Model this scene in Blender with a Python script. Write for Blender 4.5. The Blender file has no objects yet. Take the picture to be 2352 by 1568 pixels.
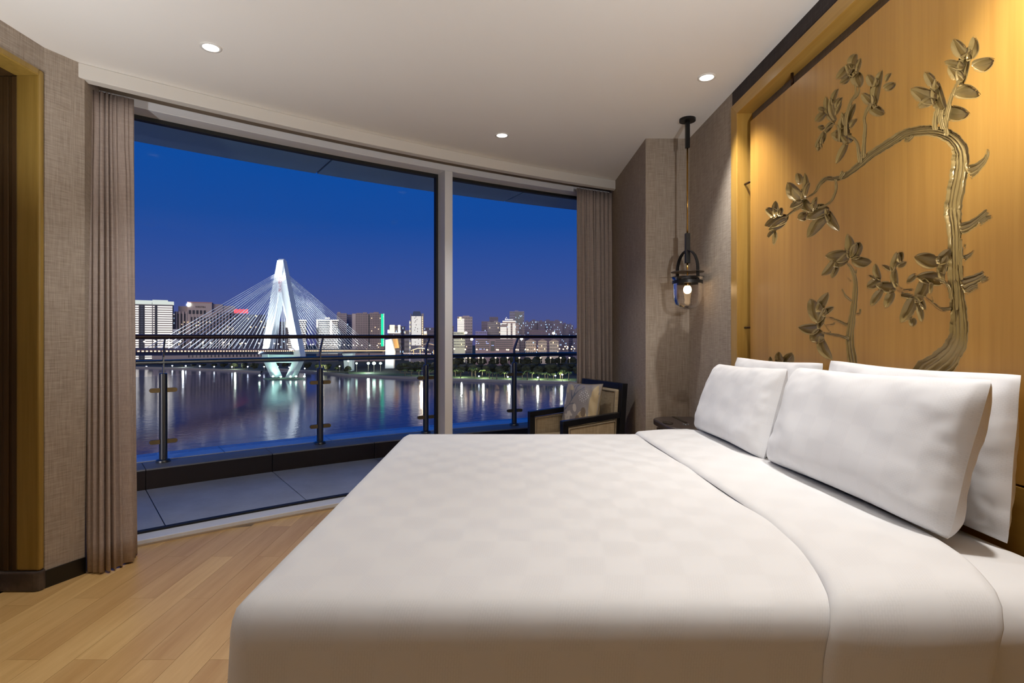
import bpy, math, random
from math import sin, cos, pi, sqrt, atan2, radians, exp
from mathutils import Vector, Matrix, noise as mnoise

random.seed(11)
SC = bpy.context.scene
COL = SC.collection

# ------------------------------------------------------------------ camera
F, CX, CY, H = 1250.0, 1155.0, 773.0, 1.2        # focal length and principal point in 2352x1568 pixels, eye height
cam_d = bpy.data.cameras.new('camera')
cam = bpy.data.objects.new('camera', cam_d)
COL.objects.link(cam)
cam.location = (0, 0, H)
cam.rotation_euler = (pi / 2, 0, 0)
cam_d.sensor_fit = 'HORIZONTAL'
cam_d.sensor_width = 36.0
cam_d.lens = 36.0 * F / 2352
cam_d.shift_x = (1176 - CX) / 2352
cam_d.shift_y = (CY - 784) / 2352
cam_d.clip_start = 0.05
cam_d.clip_end = 6000
SC.camera = cam

# ------------------------------------------------------------------ view, sky
SC.view_settings.view_transform = 'Standard'
SC.view_settings.look = 'None'
SC.view_settings.exposure = 0.0
SC.view_settings.gamma = 1.0
SC.view_settings.use_curve_mapping = False
SC.cycles.max_bounces = 8
SC.cycles.diffuse_bounces = 5
SC.cycles.glossy_bounces = 4
SC.cycles.transmission_bounces = 6
SC.cycles.transparent_max_bounces = 12
SC.cycles.sample_clamp_indirect = 4.0
SC.cycles.caustics_reflective = False
SC.cycles.caustics_refractive = False
SC.cycles.blur_glossy = 0.5


def lin(r, g, b):
    f = lambda c: (c / 255) / 12.92 if c / 255 <= 0.04045 else ((c / 255 + 0.055) / 1.055) ** 2.4
    return (f(r), f(g), f(b), 1.0)


def ramp(node, stops):
    el = node.color_ramp.elements
    while len(el) > 1:
        el.remove(el[-1])
    el[0].position, el[0].color = stops[0]
    for p, c in stops[1:]:
        e = el.new(p)
        e.color = c


world = bpy.data.worlds.new('dusk_sky')
SC.world = world
world.use_nodes = True
wn, wl = world.node_tree.nodes, world.node_tree.links
bg = wn['Background']
tc = wn.new('ShaderNodeTexCoord')
sep = wn.new('ShaderNodeSeparateXYZ')
rp = wn.new('ShaderNodeValToRGB')
wl.new(tc.outputs['Generated'], sep.inputs[0])
wl.new(sep.outputs['Z'], rp.inputs[0])
ramp(rp, [(0.0, lin(78, 80, 132)), (0.03, lin(74, 84, 142)), (0.10, lin(56, 80, 152)), (0.20, lin(24, 74, 155)),
          (0.33, lin(2, 75, 161)), (0.5, lin(0, 77, 168)), (1.0, lin(0, 82, 178))])
wl.new(rp.outputs[0], bg.inputs[0])
bg.inputs[1].default_value = 1.0


def light(name, kind, loc, energy, color=(1, 1, 1), target=None, size=0.05, spot=60, blend=0.5):
    d = bpy.data.lights.new(name, kind)
    d.energy = energy
    d.color = color
    if kind == 'AREA':
        d.size = size
    else:
        d.shadow_soft_size = size
    if kind == 'SPOT':
        d.spot_size = radians(spot)
        d.spot_blend = blend
    o = bpy.data.objects.new(name, d)
    COL.objects.link(o)
    o.location = loc
    if target is not None:
        o.rotation_euler = (Vector(target) - Vector(loc)).to_track_quat('-Z', 'Y').to_euler()
    return o


WARM = (1.0, 0.97, 0.925)
NEUT = (0.975, 0.985, 1.0)
CEIL = 2.58
# the room's downlights: the three in view and the ones in the ceiling behind and above the camera
DOWNLIGHTS = [(-1.392, 2.594), (-0.006, 3.726), (1.084, 2.894), (1.084, 1.25), (0.0, 1.9), (-1.3, 0.9), (0.1, 0.1), (-1.0, -1.2), (0.7, -1.2)]
POWER = [42, 30, 82, 98, 24, 32, 4, 14, 8]
for (x, y), pw in zip(DOWNLIGHTS, POWER):
    light('downlight_lamp', 'SPOT', (x, y, CEIL - 0.03), pw, WARM if x > 1 else NEUT, (x + (0.04 if x > 1 else 0), y, 0), 0.03, 90 if x > 1 else 105, 0.85)
# unseen spots added to brighten the ceiling, left and right of the near bed
light('ceiling_fill', 'SPOT', (-1.85, 1.75, 1.4), 36, NEUT, (-1.65, 1.95, CEIL), 0.02, 130, 0.7)
light('ceiling_fill', 'SPOT', (0.9, 0.75, 1.6), 66, NEUT, (0.6, 1.6, CEIL), 0.02, 150, 0.6)
# added sun from behind the building, fill standing in for city glow on fronts
sun = light('facade_fill', 'SUN', (0, -50, 30), 1.3, (1.0, 0.88, 0.80), (8, 50, 8))
sun.data.angle = radians(40)

# ------------------------------------------------------------------ materials
MATS = {}


def new_mat(name):
    m = bpy.data.materials.new(name)
    m.use_nodes = True
    nt = m.node_tree
    return m, nt.nodes, nt.links, nt.nodes['Principled BSDF']


def simple(name, rgb, rough=0.6, metal=0.0, spec=0.5, coat=0.0):
    if name in MATS:
        return MATS[name]
    m, n, l, p = new_mat(name)
    p.inputs['Base Color'].default_value = lin(*rgb)
    p.inputs['Roughness'].default_value = rough
    p.inputs['Metallic'].default_value = metal
    p.inputs['Specular IOR Level'].default_value = spec
    if coat:
        p.inputs['Coat Weight'].default_value = coat
        p.inputs['Coat Roughness'].default_value = 0.1
    MATS[name] = m
    return m


def emit(name, rgb, strength, sample=False):
    if name in MATS:
        return MATS[name]
    m = bpy.data.materials.new(name)
    m.use_nodes = True
    n, l = m.node_tree.nodes, m.node_tree.links
    n.remove(n['Principled BSDF'])
    e = n.new('ShaderNodeEmission')
    e.inputs[0].default_value = lin(*rgb)
    e.inputs[1].default_value = strength
    l.new(e.outputs[0], n['Material Output'].inputs[0])
    if not sample:
        m.cycles.emission_sampling = 'NONE'
    MATS[name] = m
    return m


def coords(n, l, scale=(1, 1, 1), kind='Object', rnd=False):
    t = n.new('ShaderNodeTexCoord')
    mp = n.new('ShaderNodeMapping')
    mp.inputs['Scale'].default_value = scale
    l.new(t.outputs[kind], mp.inputs['Vector'])
    if rnd:
        oi = n.new('ShaderNodeObjectInfo')
        mul = n.new('ShaderNodeMath')
        mul.operation = 'MULTIPLY'
        mul.inputs[1].default_value = 37.0
        l.new(oi.outputs['Random'], mul.inputs[0])
        l.new(mul.outputs[0], mp.inputs['Location'])
        return mp.outputs[0], oi
    return mp.outputs[0]


def noise_tex(n, l, vec, scale, detail=3, rough=0.5):
    t = n.new('ShaderNodeTexNoise')
    t.inputs['Scale'].default_value = scale
    t.inputs['Detail'].default_value = detail
    t.inputs['Roughness'].default_value = rough
    l.new(vec, t.inputs['Vector'])
    return t.outputs['Fac']


def bump(n, l, height, p, strength, dist=0.01):
    b = n.new('ShaderNodeBump')
    b.inputs['Strength'].default_value = strength
    b.inputs['Distance'].default_value = dist
    l.new(height, b.inputs['Height'])
    l.new(b.outputs[0], p.inputs['Normal'])


def wood(name, dark, light_, axis='Y', rough=0.4, rnd=True, fine=1.0, tone=None):
    m, n, l, p = new_mat(name)
    s = [9 * fine, 9 * fine, 9 * fine]
    s['XYZ'.index(axis)] = 0.8
    v, oi = coords(n, l, tuple(s), 'Object', True)
    f1 = noise_tex(n, l, v, 2.0, 5, 0.62)
    r = n.new('ShaderNodeValToRGB')
    ramp(r, [(0.28, lin(*dark)), (0.72, lin(*light_))])
    l.new(f1, r.inputs[0])
    out = r.outputs[0]
    if rnd:
        mx = n.new('ShaderNodeMix')
        mx.data_type = 'RGBA'
        mx.blend_type = 'MULTIPLY'
        mx.inputs[0].default_value = 1.0
        r2 = n.new('ShaderNodeValToRGB')
        ramp(r2, tone or [(0.0, (0.80, 0.74, 0.70, 1)), (0.5, (0.95, 0.93, 0.90, 1)), (1.0, (1.0, 1.0, 0.98, 1))])
        l.new(oi.outputs['Random'], r2.inputs[0])
        l.new(out, mx.inputs[6])
        l.new(r2.outputs[0], mx.inputs[7])
        out = mx.outputs[2]
    l.new(out, p.inputs['Base Color'])
    p.inputs['Roughness'].default_value = rough
    bump(n, l, f1, p, 0.06, 0.002)
    MATS[name] = m
    return m


def linen(name, c1, c2, sx=260, rough=0.85, bs=0.25, contrast=1.0):
    m, n, l, p = new_mat(name)
    a = noise_tex(n, l, coords(n, l, (14, 14, sx)), 1.0, 2)
    b = noise_tex(n, l, coords(n, l, (sx, sx, 10)), 1.0, 2)
    ad = n.new('ShaderNodeMath')
    ad.operation = 'ADD'
    l.new(a, ad.inputs[0])
    l.new(b, ad.inputs[1])
    r = n.new('ShaderNodeValToRGB')
    ramp(r, [(0.5 - 0.16 / contrast, lin(*c1)), (0.5 + 0.16 / contrast, lin(*c2))])
    hf = n.new('ShaderNodeMath')
    hf.operation = 'MULTIPLY'
    hf.inputs[1].default_value = 0.5
    l.new(ad.outputs[0], hf.inputs[0])
    l.new(hf.outputs[0], r.inputs[0])
    l.new(r.outputs[0], p.inputs['Base Color'])
    p.inputs['Roughness'].default_value = rough
    p.inputs['Specular IOR Level'].default_value = 0.25
    bump(n, l, hf.outputs[0], p, bs, 0.003)
    MATS[name] = m
    return m


def cloth_white(name, rgb, fret=True):
    m, n, l, p = new_mat(name)
    p.inputs['Base Color'].default_value = lin(*rgb)
    p.inputs['Roughness'].default_value = 0.75
    p.inputs['Specular IOR Level'].default_value = 0.25
    v = coords(n, l, (1, 1, 1), 'UV')
    if fret:      # woven key-fret jacquard: checks of fine brick lines, satin against matt
        ch = n.new('ShaderNodeTexChecker')
        ch.inputs['Scale'].default_value = 11.0
        l.new(v, ch.inputs['Vector'])
        br = n.new('ShaderNodeTexBrick')
        br.inputs['Scale'].default_value = 44.0
        br.inputs['Mortar Size'].default_value = 0.05
        br.inputs['Color1'].default_value = (1, 1, 1, 1)
        br.inputs['Color2'].default_value = (1, 1, 1, 1)
        br.inputs['Mortar'].default_value = (0, 0, 0, 1)
        l.new(v, br.inputs['Vector'])
        mu = n.new('ShaderNodeMath')
        mu.operation = 'MULTIPLY'
        l.new(ch.outputs['Fac'], mu.inputs[0])
        l.new(br.outputs['Fac'], mu.inputs[1])
        mr = n.new('ShaderNodeMapRange')
        mr.inputs['To Min'].default_value = 0.8
        mr.inputs['To Max'].default_value = 0.45
        l.new(mu.outputs[0], mr.inputs['Value'])
        l.new(mr.outputs[0], p.inputs['Roughness'])
        h = mu.outputs[0]
        cm_ = n.new('ShaderNodeMix')
        cm_.data_type = 'RGBA'
        l.new(h, cm_.inputs[0])
        cm_.inputs[6].default_value = lin(*rgb)
        cm_.inputs[7].default_value = lin(*[int(q * .982) for q in rgb])
        l.new(cm_.outputs[2], p.inputs['Base Color'])
        bump(n, l, h, p, 0.03, 0.001)
    MATS[name] = m
    return m


M_wall = linen('woven_wallpaper', (144, 131, 118), (180, 167, 152))
M_ceil = simple('ceiling_paint', (238, 235, 230), 0.9)
M_valance = simple('valance_paint', (222, 218, 211), 0.9)
M_frame = simple('white_powder_coat', (232, 233, 236), 0.45)
M_gasket = simple('black_rubber', (18, 18, 18), 0.6)
M_plank = wood('oak_plank', (212, 168, 106), (236, 198, 136), 'Y', 0.36,
               tone=[(0.0, (0.84, 0.79, 0.73, 1)), (0.45, (0.94, 0.91, 0.86, 1)), (1.0, (1.0, 0.99, 0.94, 1))])
M_veneer = wood('sycamore_veneer', (170, 124, 54), (186, 140, 66), 'Z', 0.34, fine=2.2,
                tone=[(0.0, (0.90, 0.88, 0.87, 1)), (0.5, (0.96, 0.95, 0.94, 1)), (1.0, (1, 1, 1, 1))])
M_goldwood = wood('gold_stained_wood', (168, 128, 56), (188, 148, 74), 'Z', 0.3, False, 2.0)
M_goldwood_y = wood('gold_stained_rail', (168, 128, 56), (188, 148, 74), 'Y', 0.3, False, 2.0)
M_casing = wood('olive_gold_wood', (140, 112, 50), (162, 132, 66), 'Z', 0.3, False, 2.0)
M_doorleaf = wood('walnut_leaf', (62, 44, 22), (82, 60, 34), 'Z', 0.4, False, 2.0)
M_relief = simple('bronze_lacquer', (152, 128, 78), 0.30, 0.2)
M_backing = linen('grey_backing', (118, 110, 104), (146, 138, 130))
M_pin = simple('bronze_pin', (70, 48, 34), 0.3, 0.7)
M_black = simple('black_steel', (26, 25, 25), 0.35, 0.3)
M_brass = simple('aged_brass', (168, 126, 62), 0.25, 0.9)
M_dukewood = simple('ebonised_wood', (16, 17, 22), 0.35)
M_beige = linen('beige_weave', (150, 132, 104), (186, 168, 138), 420, 0.9, 0.2, 1.2)
M_curtain = linen('taupe_curtain', (156, 141, 132), (184, 169, 160), 500, 0.8, 0.15)
M_baseboard = simple('black_baseboard', (14, 12, 11), 0.3)
M_stone = None
M_leather = simple('brown_leather', (60, 50, 46), 0.35)
M_duvet = cloth_white('white_damask', (222, 221, 221))
M_pillow = cloth_white('white_pillow_damask', (232, 232, 234))
M_sheet = cloth_white('white_sheet', (224, 223, 223), False)
M_steel = simple('brushed_steel', (120, 122, 120), 0.28, 0.9)
M_clamp = simple('bronze_clamp', (150, 128, 84), 0.4, 0.6)
M_handrail = simple('varnished_handrail', (58, 34, 20), 0.3)
M_alu = simple('aluminium_capping', (228, 234, 238), 0.45, 0.2)
M_curbstone = simple('grey_granite', (136, 138, 136), 0.5)
M_darktile = simple('dark_brown_tile', (44, 34, 26), 0.35)
M_soffit = simple('soffit_panel', (140, 186, 214), 0.5)


def stone():
    m, n, l, p = new_mat('brown_marble')
    f = noise_tex(n, l, coords(n, l, (1, 1, 1)), 7, 6, 0.7)
    r = n.new('ShaderNodeValToRGB')
    ramp(r, [(0.3, lin(52, 44, 40)), (0.6, lin(86, 74, 68)), (0.8, lin(120, 106, 98))])
    l.new(f, r.inputs[0])
    l.new(r.outputs[0], p.inputs['Base Color'])
    p.inputs['Roughness'].default_value = 0.35
    return m


M_stone = stone()


def baltile():
    m, n, l, p = new_mat('slate_tile')
    f = noise_tex(n, l, coords(n, l, (1, 1, 1)), 3, 6, 0.7)
    r = n.new('ShaderNodeValToRGB')
    ramp(r, [(0.3, lin(168, 168, 166)), (0.7, lin(192, 192, 190))])
    l.new(f, r.inputs[0])
    l.new(r.outputs[0], p.inputs['Base Color'])
    p.inputs['Roughness'].default_value = 0.42
    return m


M_baltile = baltile()


def glass_mat(name, tint, ior):
    m = bpy.data.materials.new(name)
    m.use_nodes = True
    n, l = m.node_tree.nodes, m.node_tree.links
    n.remove(n['Principled BSDF'])
    tr = n.new('ShaderNodeBsdfTransparent')
    tr.inputs[0].default_value = tint
    gl = n.new('ShaderNodeBsdfGlossy')
    gl.inputs['Roughness'].default_value = 0.0
    fr = n.new('ShaderNodeFresnel')
    fr.inputs[0].default_value = ior
    mx = n.new('ShaderNodeMixShader')
    l.new(fr.outputs[0], mx.inputs[0])
    l.new(tr.outputs[0], mx.inputs[1])
    l.new(gl.outputs[0], mx.inputs[2])
    l.new(mx.outputs[0], n['Material Output'].inputs[0])
    MATS[name] = m
    return m


M_glass = glass_mat('coated_window_glass', (0.97, 0.98, 0.98, 1), 1.12)
M_balglass = glass_mat('balustrade_glass', (0.86, 0.88, 0.92, 1), 1.25)
M_shade = glass_mat('lamp_glass', (0.95, 0.93, 0.92, 1), 1.35)


# ------------------------------------------------------------------ mesh helpers
class MB:
    def __init__(self):
        self.v, self.f, self.uv = [], [], {}

    def quad(self, a, b, c, d):
        k = len(self.v)
        self.v += [tuple(a), tuple(b), tuple(c), tuple(d)]
        self.f.append((k, k + 1, k + 2, k + 3))

    def hexa(self, p):          # 8 points: bottom ring 0-3, top ring 4-7
        k = len(self.v)
        self.v += [tuple(q) for q in p]
        for f in ((3, 2, 1, 0), (4, 5, 6, 7), (0, 1, 5, 4), (1, 2, 6, 5), (2, 3, 7, 6), (3, 0, 4, 7)):
            self.f.append(tuple(k + i for i in f))

    def box(self, x0, x1, y0, y1, z0, z1, M=None):
        p = [(x0, y0, z0), (x1, y0, z0), (x1, y1, z0), (x0, y1, z0), (x0, y0, z1), (x1, y0, z1), (x1, y1, z1), (x0, y1, z1)]
        if M is not None:
            p = [M @ Vector(q) for q in p]
        self.hexa(p)

    def prism(self, poly, z0, z1):      # vertical prism of a plan polygon (counter-clockwise)
        k, n = len(self.v), len(poly)
        self.v += [(x, y, z0) for x, y in poly] + [(x, y, z1) for x, y in poly]
        self.f.append(tuple(k + i for i in range(n))[::-1])
        self.f.append(tuple(k + n + i for i in range(n)))
        for i in range(n):
            j = (i + 1) % n
            self.f.append((k + i, k + j, k + n + j, k + n + i))

    def grid(self, rows, close_u=False, close_v=False, caps=False):
        k, nr, nc = len(self.v), len(rows), len(rows[0])
        for r in rows:
            self.v += [tuple(q) for q in r]
        for i in range(nr if close_v else nr - 1):
            for j in range(nc if close_u else nc - 1):
                a, b = i, (i + 1) % nr
                c, d = j, (j + 1) % nc
                self.f.append((k + a * nc + c, k + a * nc + d, k + b * nc + d, k + b * nc + c))
        if caps:
            self.f.append(tuple(k + j for j in range(nc))[::-1])
            self.f.append(tuple(k + (nr - 1) * nc + j for j in range(nc)))

    def lathe(self, prof, c, seg=24, caps=False):     # prof [(r, z)]
        rows = [[(c[0] + r * cos(2 * pi * j / seg), c[1] + r * sin(2 * pi * j / seg), c[2] + z) for j in range(seg)] for r, z in prof]
        self.grid(rows, True, False, caps)

    def tube(self, pts, r, seg=8, caps=True):
        pts = [Vector(p) for p in pts]
        rows = []
        n = len(pts)
        for i, p in enumerate(pts):
            t = (pts[min(i + 1, n - 1)] - pts[max(i - 1, 0)]).normalized()
            up = Vector((0, 0, 1)) if abs(t.z) < 0.95 else Vector((1, 0, 0))
            a = t.cross(up).normalized()
            b = a.cross(t)
            rr = r[i] if isinstance(r, (list, tuple)) else r
            rows.append([p + a * (rr * cos(2 * pi * j / seg)) + b * (rr * sin(2 * pi * j / seg)) for j in range(seg)])
        self.grid(rows, True, False, caps)

    def arc(self, R0, R1, phi0, phi1, z0, z1, step=0.012):   # curved bar about the facade's centre
        n = max(2, int(abs(phi1 - phi0) / step) + 1)
        rows = []
        for i in range(n + 1):
            a = phi0 + (phi1 - phi0) * i / n
            rows.append([pol(R0, a, z0), pol(R1, a, z0), pol(R1, a, z1), pol(R0, a, z1)])
        self.grid(rows, True, False, True)

    def build(self, name, mat, parent=None, smooth=False, bevel=0, kind=None, seg=2, angle=40):
        me = bpy.data.meshes.new(name)
        me.from_pydata([tuple(q) for q in self.v], [], self.f)
        me.update()
        me.materials.append(mat)
        if smooth:
            me.shade_smooth()
        o = bpy.data.objects.new(name, me)
        COL.objects.link(o)
        if parent is not None:
            o.parent = parent
            o.matrix_parent_inverse = parent.matrix_basis.inverted()
        if bevel:
            md = o.modifiers.new('edge', 'BEVEL')
            md.width = bevel
            md.segments = seg
            md.limit_method = 'ANGLE'
            md.angle_limit = radians(angle)
        if kind:
            o['kind'] = kind
        return o


def tag(o, label=None, cat=None, group=None, kind=None):
    if label: o['label'] = label
    if cat: o['category'] = cat
    if group: o['group'] = group
    if kind: o['kind'] = kind
    return o


def empty(name, loc, label=None, cat=None, group=None, rz=0):
    o = bpy.data.objects.new(name, None)
    COL.objects.link(o)
    o.location = loc
    o.rotation_euler = (0, 0, rz)
    o.empty_display_size = 0.1
    o.matrix_basis = Matrix.Translation(Vector(loc)) @ Matrix.Rotation(rz, 4, 'Z')
    return tag(o, label, cat, group)


def local(o):            # meshes written in the thing's own coordinates
    o.matrix_parent_inverse = Matrix.Identity(4)
    return o


def copy_tree(o, parent=None):
    c = o.copy()
    COL.objects.link(c)
    if parent is not None:
        c.parent = parent
        c.matrix_parent_inverse = o.matrix_parent_inverse.copy()
    for ch in [q for q in KIDS.get(o.name, [])]:
        copy_tree(ch, c)
    return c


KIDS = {}


def kids_index():
    KIDS.clear()
    for o in bpy.data.objects:
        if o.parent is not None:
            KIDS.setdefault(o.parent.name, []).append(o)


def uv_grid(o, nr, nc, su, sv):
    uv = o.data.uv_layers.new(name='UVMap')
    for poly in o.data.polygons:
        for li in poly.loop_indices:
            vi = o.data.loops[li].vertex_index
            if vi < nr * nc:
                uv.data[li].uv = ((vi // nc) / (nr - 1) * su, (vi % nc) / (nc - 1) * sv)


# picture measurement -> place: a pixel on a known plane becomes a point there
def on_z(px, py, z):
    Y = F * (H - z) / (py - CY)
    return Vector(((px - CX) / F * Y, Y, z))


def on_y(px, py, Y):
    return Vector(((px - CX) / F * Y, Y, H - (py - CY) / F * Y))


def on_x(px, py, X):
    return on_y(px, py, X * F / (px - CX))


CC = (7.642, -8.637)         # centre of the facade's curve in plan


def pol(R, a, z=0.0):
    return Vector((CC[0] + R * cos(a), CC[1] + R * sin(a), z))


def on_R(px, R):             # plan angle at which the sight line of column px meets radius R
    k = (px - CX) / F
    A = k * k + 1
    B = -2 * (k * CC[0] + CC[1])
    C = CC[0] ** 2 + CC[1] ** 2 - R * R
    Y = (-B + sqrt(B * B - 4 * A * C)) / (2 * A)
    return atan2(Y - CC[1], k * Y - CC[0])


def smoothstep(a, b, x):
    t = max(0.0, min(1.0, (x - a) / (b - a)))
    return t * t * (3 - 2 * t)


def catmull(pts, n=8):
    out = []
    P = [pts[0]] + list(pts) + [pts[-1]]
    for i in range(1, len(P) - 2):
        for k in range(n):
            t = k / n
            out.append(tuple(0.5 * ((2 * b) + (c - a) * t + (2 * a - 5 * b + 4 * c - d) * t * t + (3 * b - a - 3 * c + d) * t ** 3)
                             for a, b, c, d in zip(P[i - 1], P[i], P[i + 1], P[i + 2])))
    out.append(tuple(pts[-1]))
    return out


PHI_L = on_R(60, 15.4)       # left end of the glazed facade (behind the left curtain)
PHI_R = on_R(1560, 15.4)     # right end, behind the pier
XW = 1.298                   # headboard wall
XL = -2.19                   # door wall
YB = -2.6                    # back wall

# ------------------------------------------------------------------ room shell
slab = MB()
slab.prism([(-2.95, YB - .1), (1.7, YB - .1), (1.7, 6.3), (1.2, 5.35), (-.5, 4.42), (-1.35, 3.75), (-2.2, 3.2), (-2.95, 2.9)], -0.2, -0.012)
floor = tag(slab.build('floor', simple('screed', (70, 60, 50), 0.9)), kind='structure')
W, L = 0.126, 0.95
k0 = -4
for k in range(k0, 27):
    x0 = -1.846 + W * k
    x1 = x0 + W - 0.0012
    off = 2.024 if k % 2 == 0 else 2.50
    off += random.choice((0, 0, 0.11, -0.07)) if k < 0 or k > 8 else 0
    if x0 < -2.36 or x0 > 1.29:
        continue

    def ymax(x):
        return CC[1] + sqrt(15.255 ** 2 - (x - CC[0]) ** 2)
    for j in range(-5, 4):
        y0, y1 = off + j * L, off + (j + 1) * L - 0.0012
        if y0 < YB:
            if y1 < YB: continue
            y0 = YB
        ya, yb = min(y1, ymax(x0)), min(y1, ymax(x1))
        if min(ya, yb) < y0 + .02: continue
        if x1 > 1.0 and y0 > 3.75: continue
        b = MB()
        cxp, cyp = (x0 + x1) / 2, (y0 + y1) / 2
        b.hexa([(x0 - cxp, y0 - cyp, -.012), (x1 - cxp, y0 - cyp, -.012), (x1 - cxp, yb - cyp, -.012), (x0 - cxp, ya - cyp, -.012),
                (x0 - cxp, y0 - cyp, 0), (x1 - cxp, y0 - cyp, 0), (x1 - cxp, yb - cyp, 0), (x0 - cxp, ya - cyp, 0)])
        o = b.build('plank', M_plank)
        o.location = (cxp, cyp, 0)
        o.parent = floor

arc_in = [pol(15.06, PHI_L + (PHI_R - PHI_L) * i / 24) for i in range(25)]
c = MB()
c.prism([(-2.95, 3.2), (-2.95, YB - .1), (1.75, YB - .1)] + [(p.x, p.y) for p in reversed(arc_in)], CEIL, CEIL + 0.12)
ceiling = tag(c.build('ceiling', M_ceil), kind='structure')
c = MB()
c.arc(15.06, 15.62, PHI_L, PHI_R, CEIL + 0.075, CEIL + 0.12)
o = c.build('pocket_ceiling', M_ceil, ceiling)
v = MB()
v.arc(15.0, 15.06, PHI_L, PHI_R, 2.505, CEIL)
tag(v.build('trim_1', M_valance, bevel=0.004), kind='structure')

w = MB()                                         # headboard wall: beyond the frame, above it, before it, and the recess
w.prism([(XW, 3.079), (XW + .5, 3.079), (XW + .5, 6.2), (XW, 6.2)], 0, CEIL)
w.box(XW, XW + .5, YB, 0.85, 0, CEIL)
w.box(1.395, XW + .5, 0.85, 3.079, 0, 2.496)
tag(w.build('wall_right', M_wall), kind='structure')
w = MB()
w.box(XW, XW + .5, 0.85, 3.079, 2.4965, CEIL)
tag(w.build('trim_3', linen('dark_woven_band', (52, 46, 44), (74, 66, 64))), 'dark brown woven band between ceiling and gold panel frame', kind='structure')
w = MB()
w.prism([(.995, 3.791), (XW + .01, 3.791), (XW + .01, 5.4), (.995, 5.0)], 0, CEIL)
tag(w.build('pillar', M_wall), kind='structure')
w = MB()
w.box(-3.0, 1.8, YB - .12, YB, 0, CEIL)
tag(w.build('wall_back', M_wall), kind='structure')
w = MB()                                         # door wall with its angled return behind the curtain
w.box(XL - .3, XL, YB, 1.55, 0, CEIL)
w.box(-2.9, XL, 1.55, 2.6, 2.462, CEIL)
w.box(-2.9, -2.78, 1.4, 2.7, 0, 2.462)
w.box(-2.9, XL - .3, 1.4, 1.55, 0, CEIL)
w.box(-2.9, XL - .3, 2.602, 2.75, 0, CEIL)
w.prism([(XL - .3, 2.6), (XL, 2.6), (-2.125, 2.765), (-2.20, 2.95), (-2.33, 3.20), (-2.62, 3.20)], 0, CEIL)
tag(w.build('wall_left', M_wall), kind='structure')
b = MB()
b.prism([(XL, 2.6), (XL + .008, 2.594), (-2.117, 2.762), (-2.125, 2.765)], 0, .082)
tag(b.build('baseboard_left', M_baseboard), kind='structure')
b = MB()
b.box(.983, 1.3, 3.779, 3.791, 0, .082)
b.box(.983, .995, 3.791, 4.9, 0, .082)
tag(b.build('baseboard_right', M_baseboard), kind='structure')
# door niche
d = MB()
d.box(-2.78, -2.281, 2.573, 2.60, .094, 2.43)
door = tag(d.build('door_1', M_doorleaf), 'dark walnut lining of the doorway behind its gold wooden casing', kind='structure')
cs = MB()
cs.hexa([(-2.30, 2.566, .094), (XL + .006, 2.566, .094), (XL + .006, 2.597, .094), (-2.30, 2.6, .094),
         (-2.30, 2.566, 2.462), (XL + .006, 2.566, 2.462), (XL + .006, 2.597, 2.462), (-2.30, 2.6, 2.462)])
cs.build('door_jamb', M_casing, door, bevel=.012, seg=3)
cs = MB()
cs.box(-2.30, XL + .006, 1.55, 1.58, .094, 2.462)
cs.build('door_jamb', M_casing, door, bevel=.006)
cs = MB()
cs.box(-2.30, XL + .006, 1.58, 2.566, 2.43, 2.462)
cs.build('door_head', M_casing, door, bevel=.006)
for xx in (-2.305, -2.345, -2.46, -2.60):
    s_ = MB()
    s_.box(xx - .012, xx + .012, 2.566, 2.5725, .094, 2.43)
    s_.build('door_slat', M_doorleaf, door, bevel=.003)
cs = MB()
cs.box(-2.78, -2.302, 1.55, 2.572, 2.432, 2.462)
cs.build('door_head_lining', M_doorleaf, door)
pl = MB()
pts = [(-2.78, 2.555), (-2.205, 2.555), (-2.185, 2.562), (-2.176, 2.58), (-2.183, 2.602), (-2.78, 2.602)]
pl.prism(pts, 0, .094)
tag(pl.build('trim_2', M_stone, bevel=.008), 'brown marble plinth under the door casing', kind='structure')

# ------------------------------------------------------------------ window wall
sill = MB()
sill.arc(15.26, 15.44, PHI_L, PHI_R, -.012, .030)
win = tag(sill.build('window_1', M_frame, bevel=.003), kind='structure')
s = MB()
s.arc(15.245, 15.26, PHI_L, PHI_R, -.012, .010)
s.build('window_sill_edge', simple('beige_trim', (176, 158, 138), .6), win)
h = MB()
h.arc(15.26, 15.44, PHI_L, PHI_R, 2.512, 2.56)
h.build('window_head', M_frame, win, bevel=.003)
h = MB()
h.arc(15.34, 15.62, PHI_L, PHI_R, 2.56, 2.70)
h.build('window_head_panel', simple('pocket_paint', (196, 182, 166), .9), win)
a_m0, a_m1 = on_R(1022, 15.26), on_R(1022, 15.26) - .068 / 15.26
m = MB()
m.arc(15.26, 15.42, a_m0, a_m1, .030, 2.512)
m.build('window_mullion', M_frame, win, bevel=.003)
for (r0, r1, p0, p1, z0, z1) in ((15.385, 15.425, PHI_L, PHI_R, .030, .042), (15.385, 15.425, PHI_L, PHI_R, 2.488, 2.512),
                                 (15.385, 15.425, a_m0 + .0012, a_m0, .03, 2.512), (15.385, 15.425, a_m1, a_m1 - .0008, .03, 2.512)):
    g = MB()
    g.arc(r0, r1, p0, p1, z0, z1)
    g.build('window_gasket', M_gasket, win)
for p0, p1 in ((PHI_L, a_m0), (a_m1, PHI_R)):
    g = MB()
    n = 12
    g.grid([[pol(15.405, p0 + (p1 - p0) * i / n, .035), pol(15.405, p0 + (p1 - p0) * i / n, 2.50)] for i in range(n + 1)])
    g.build('window_pane', M_glass, win, smooth=True)

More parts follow.
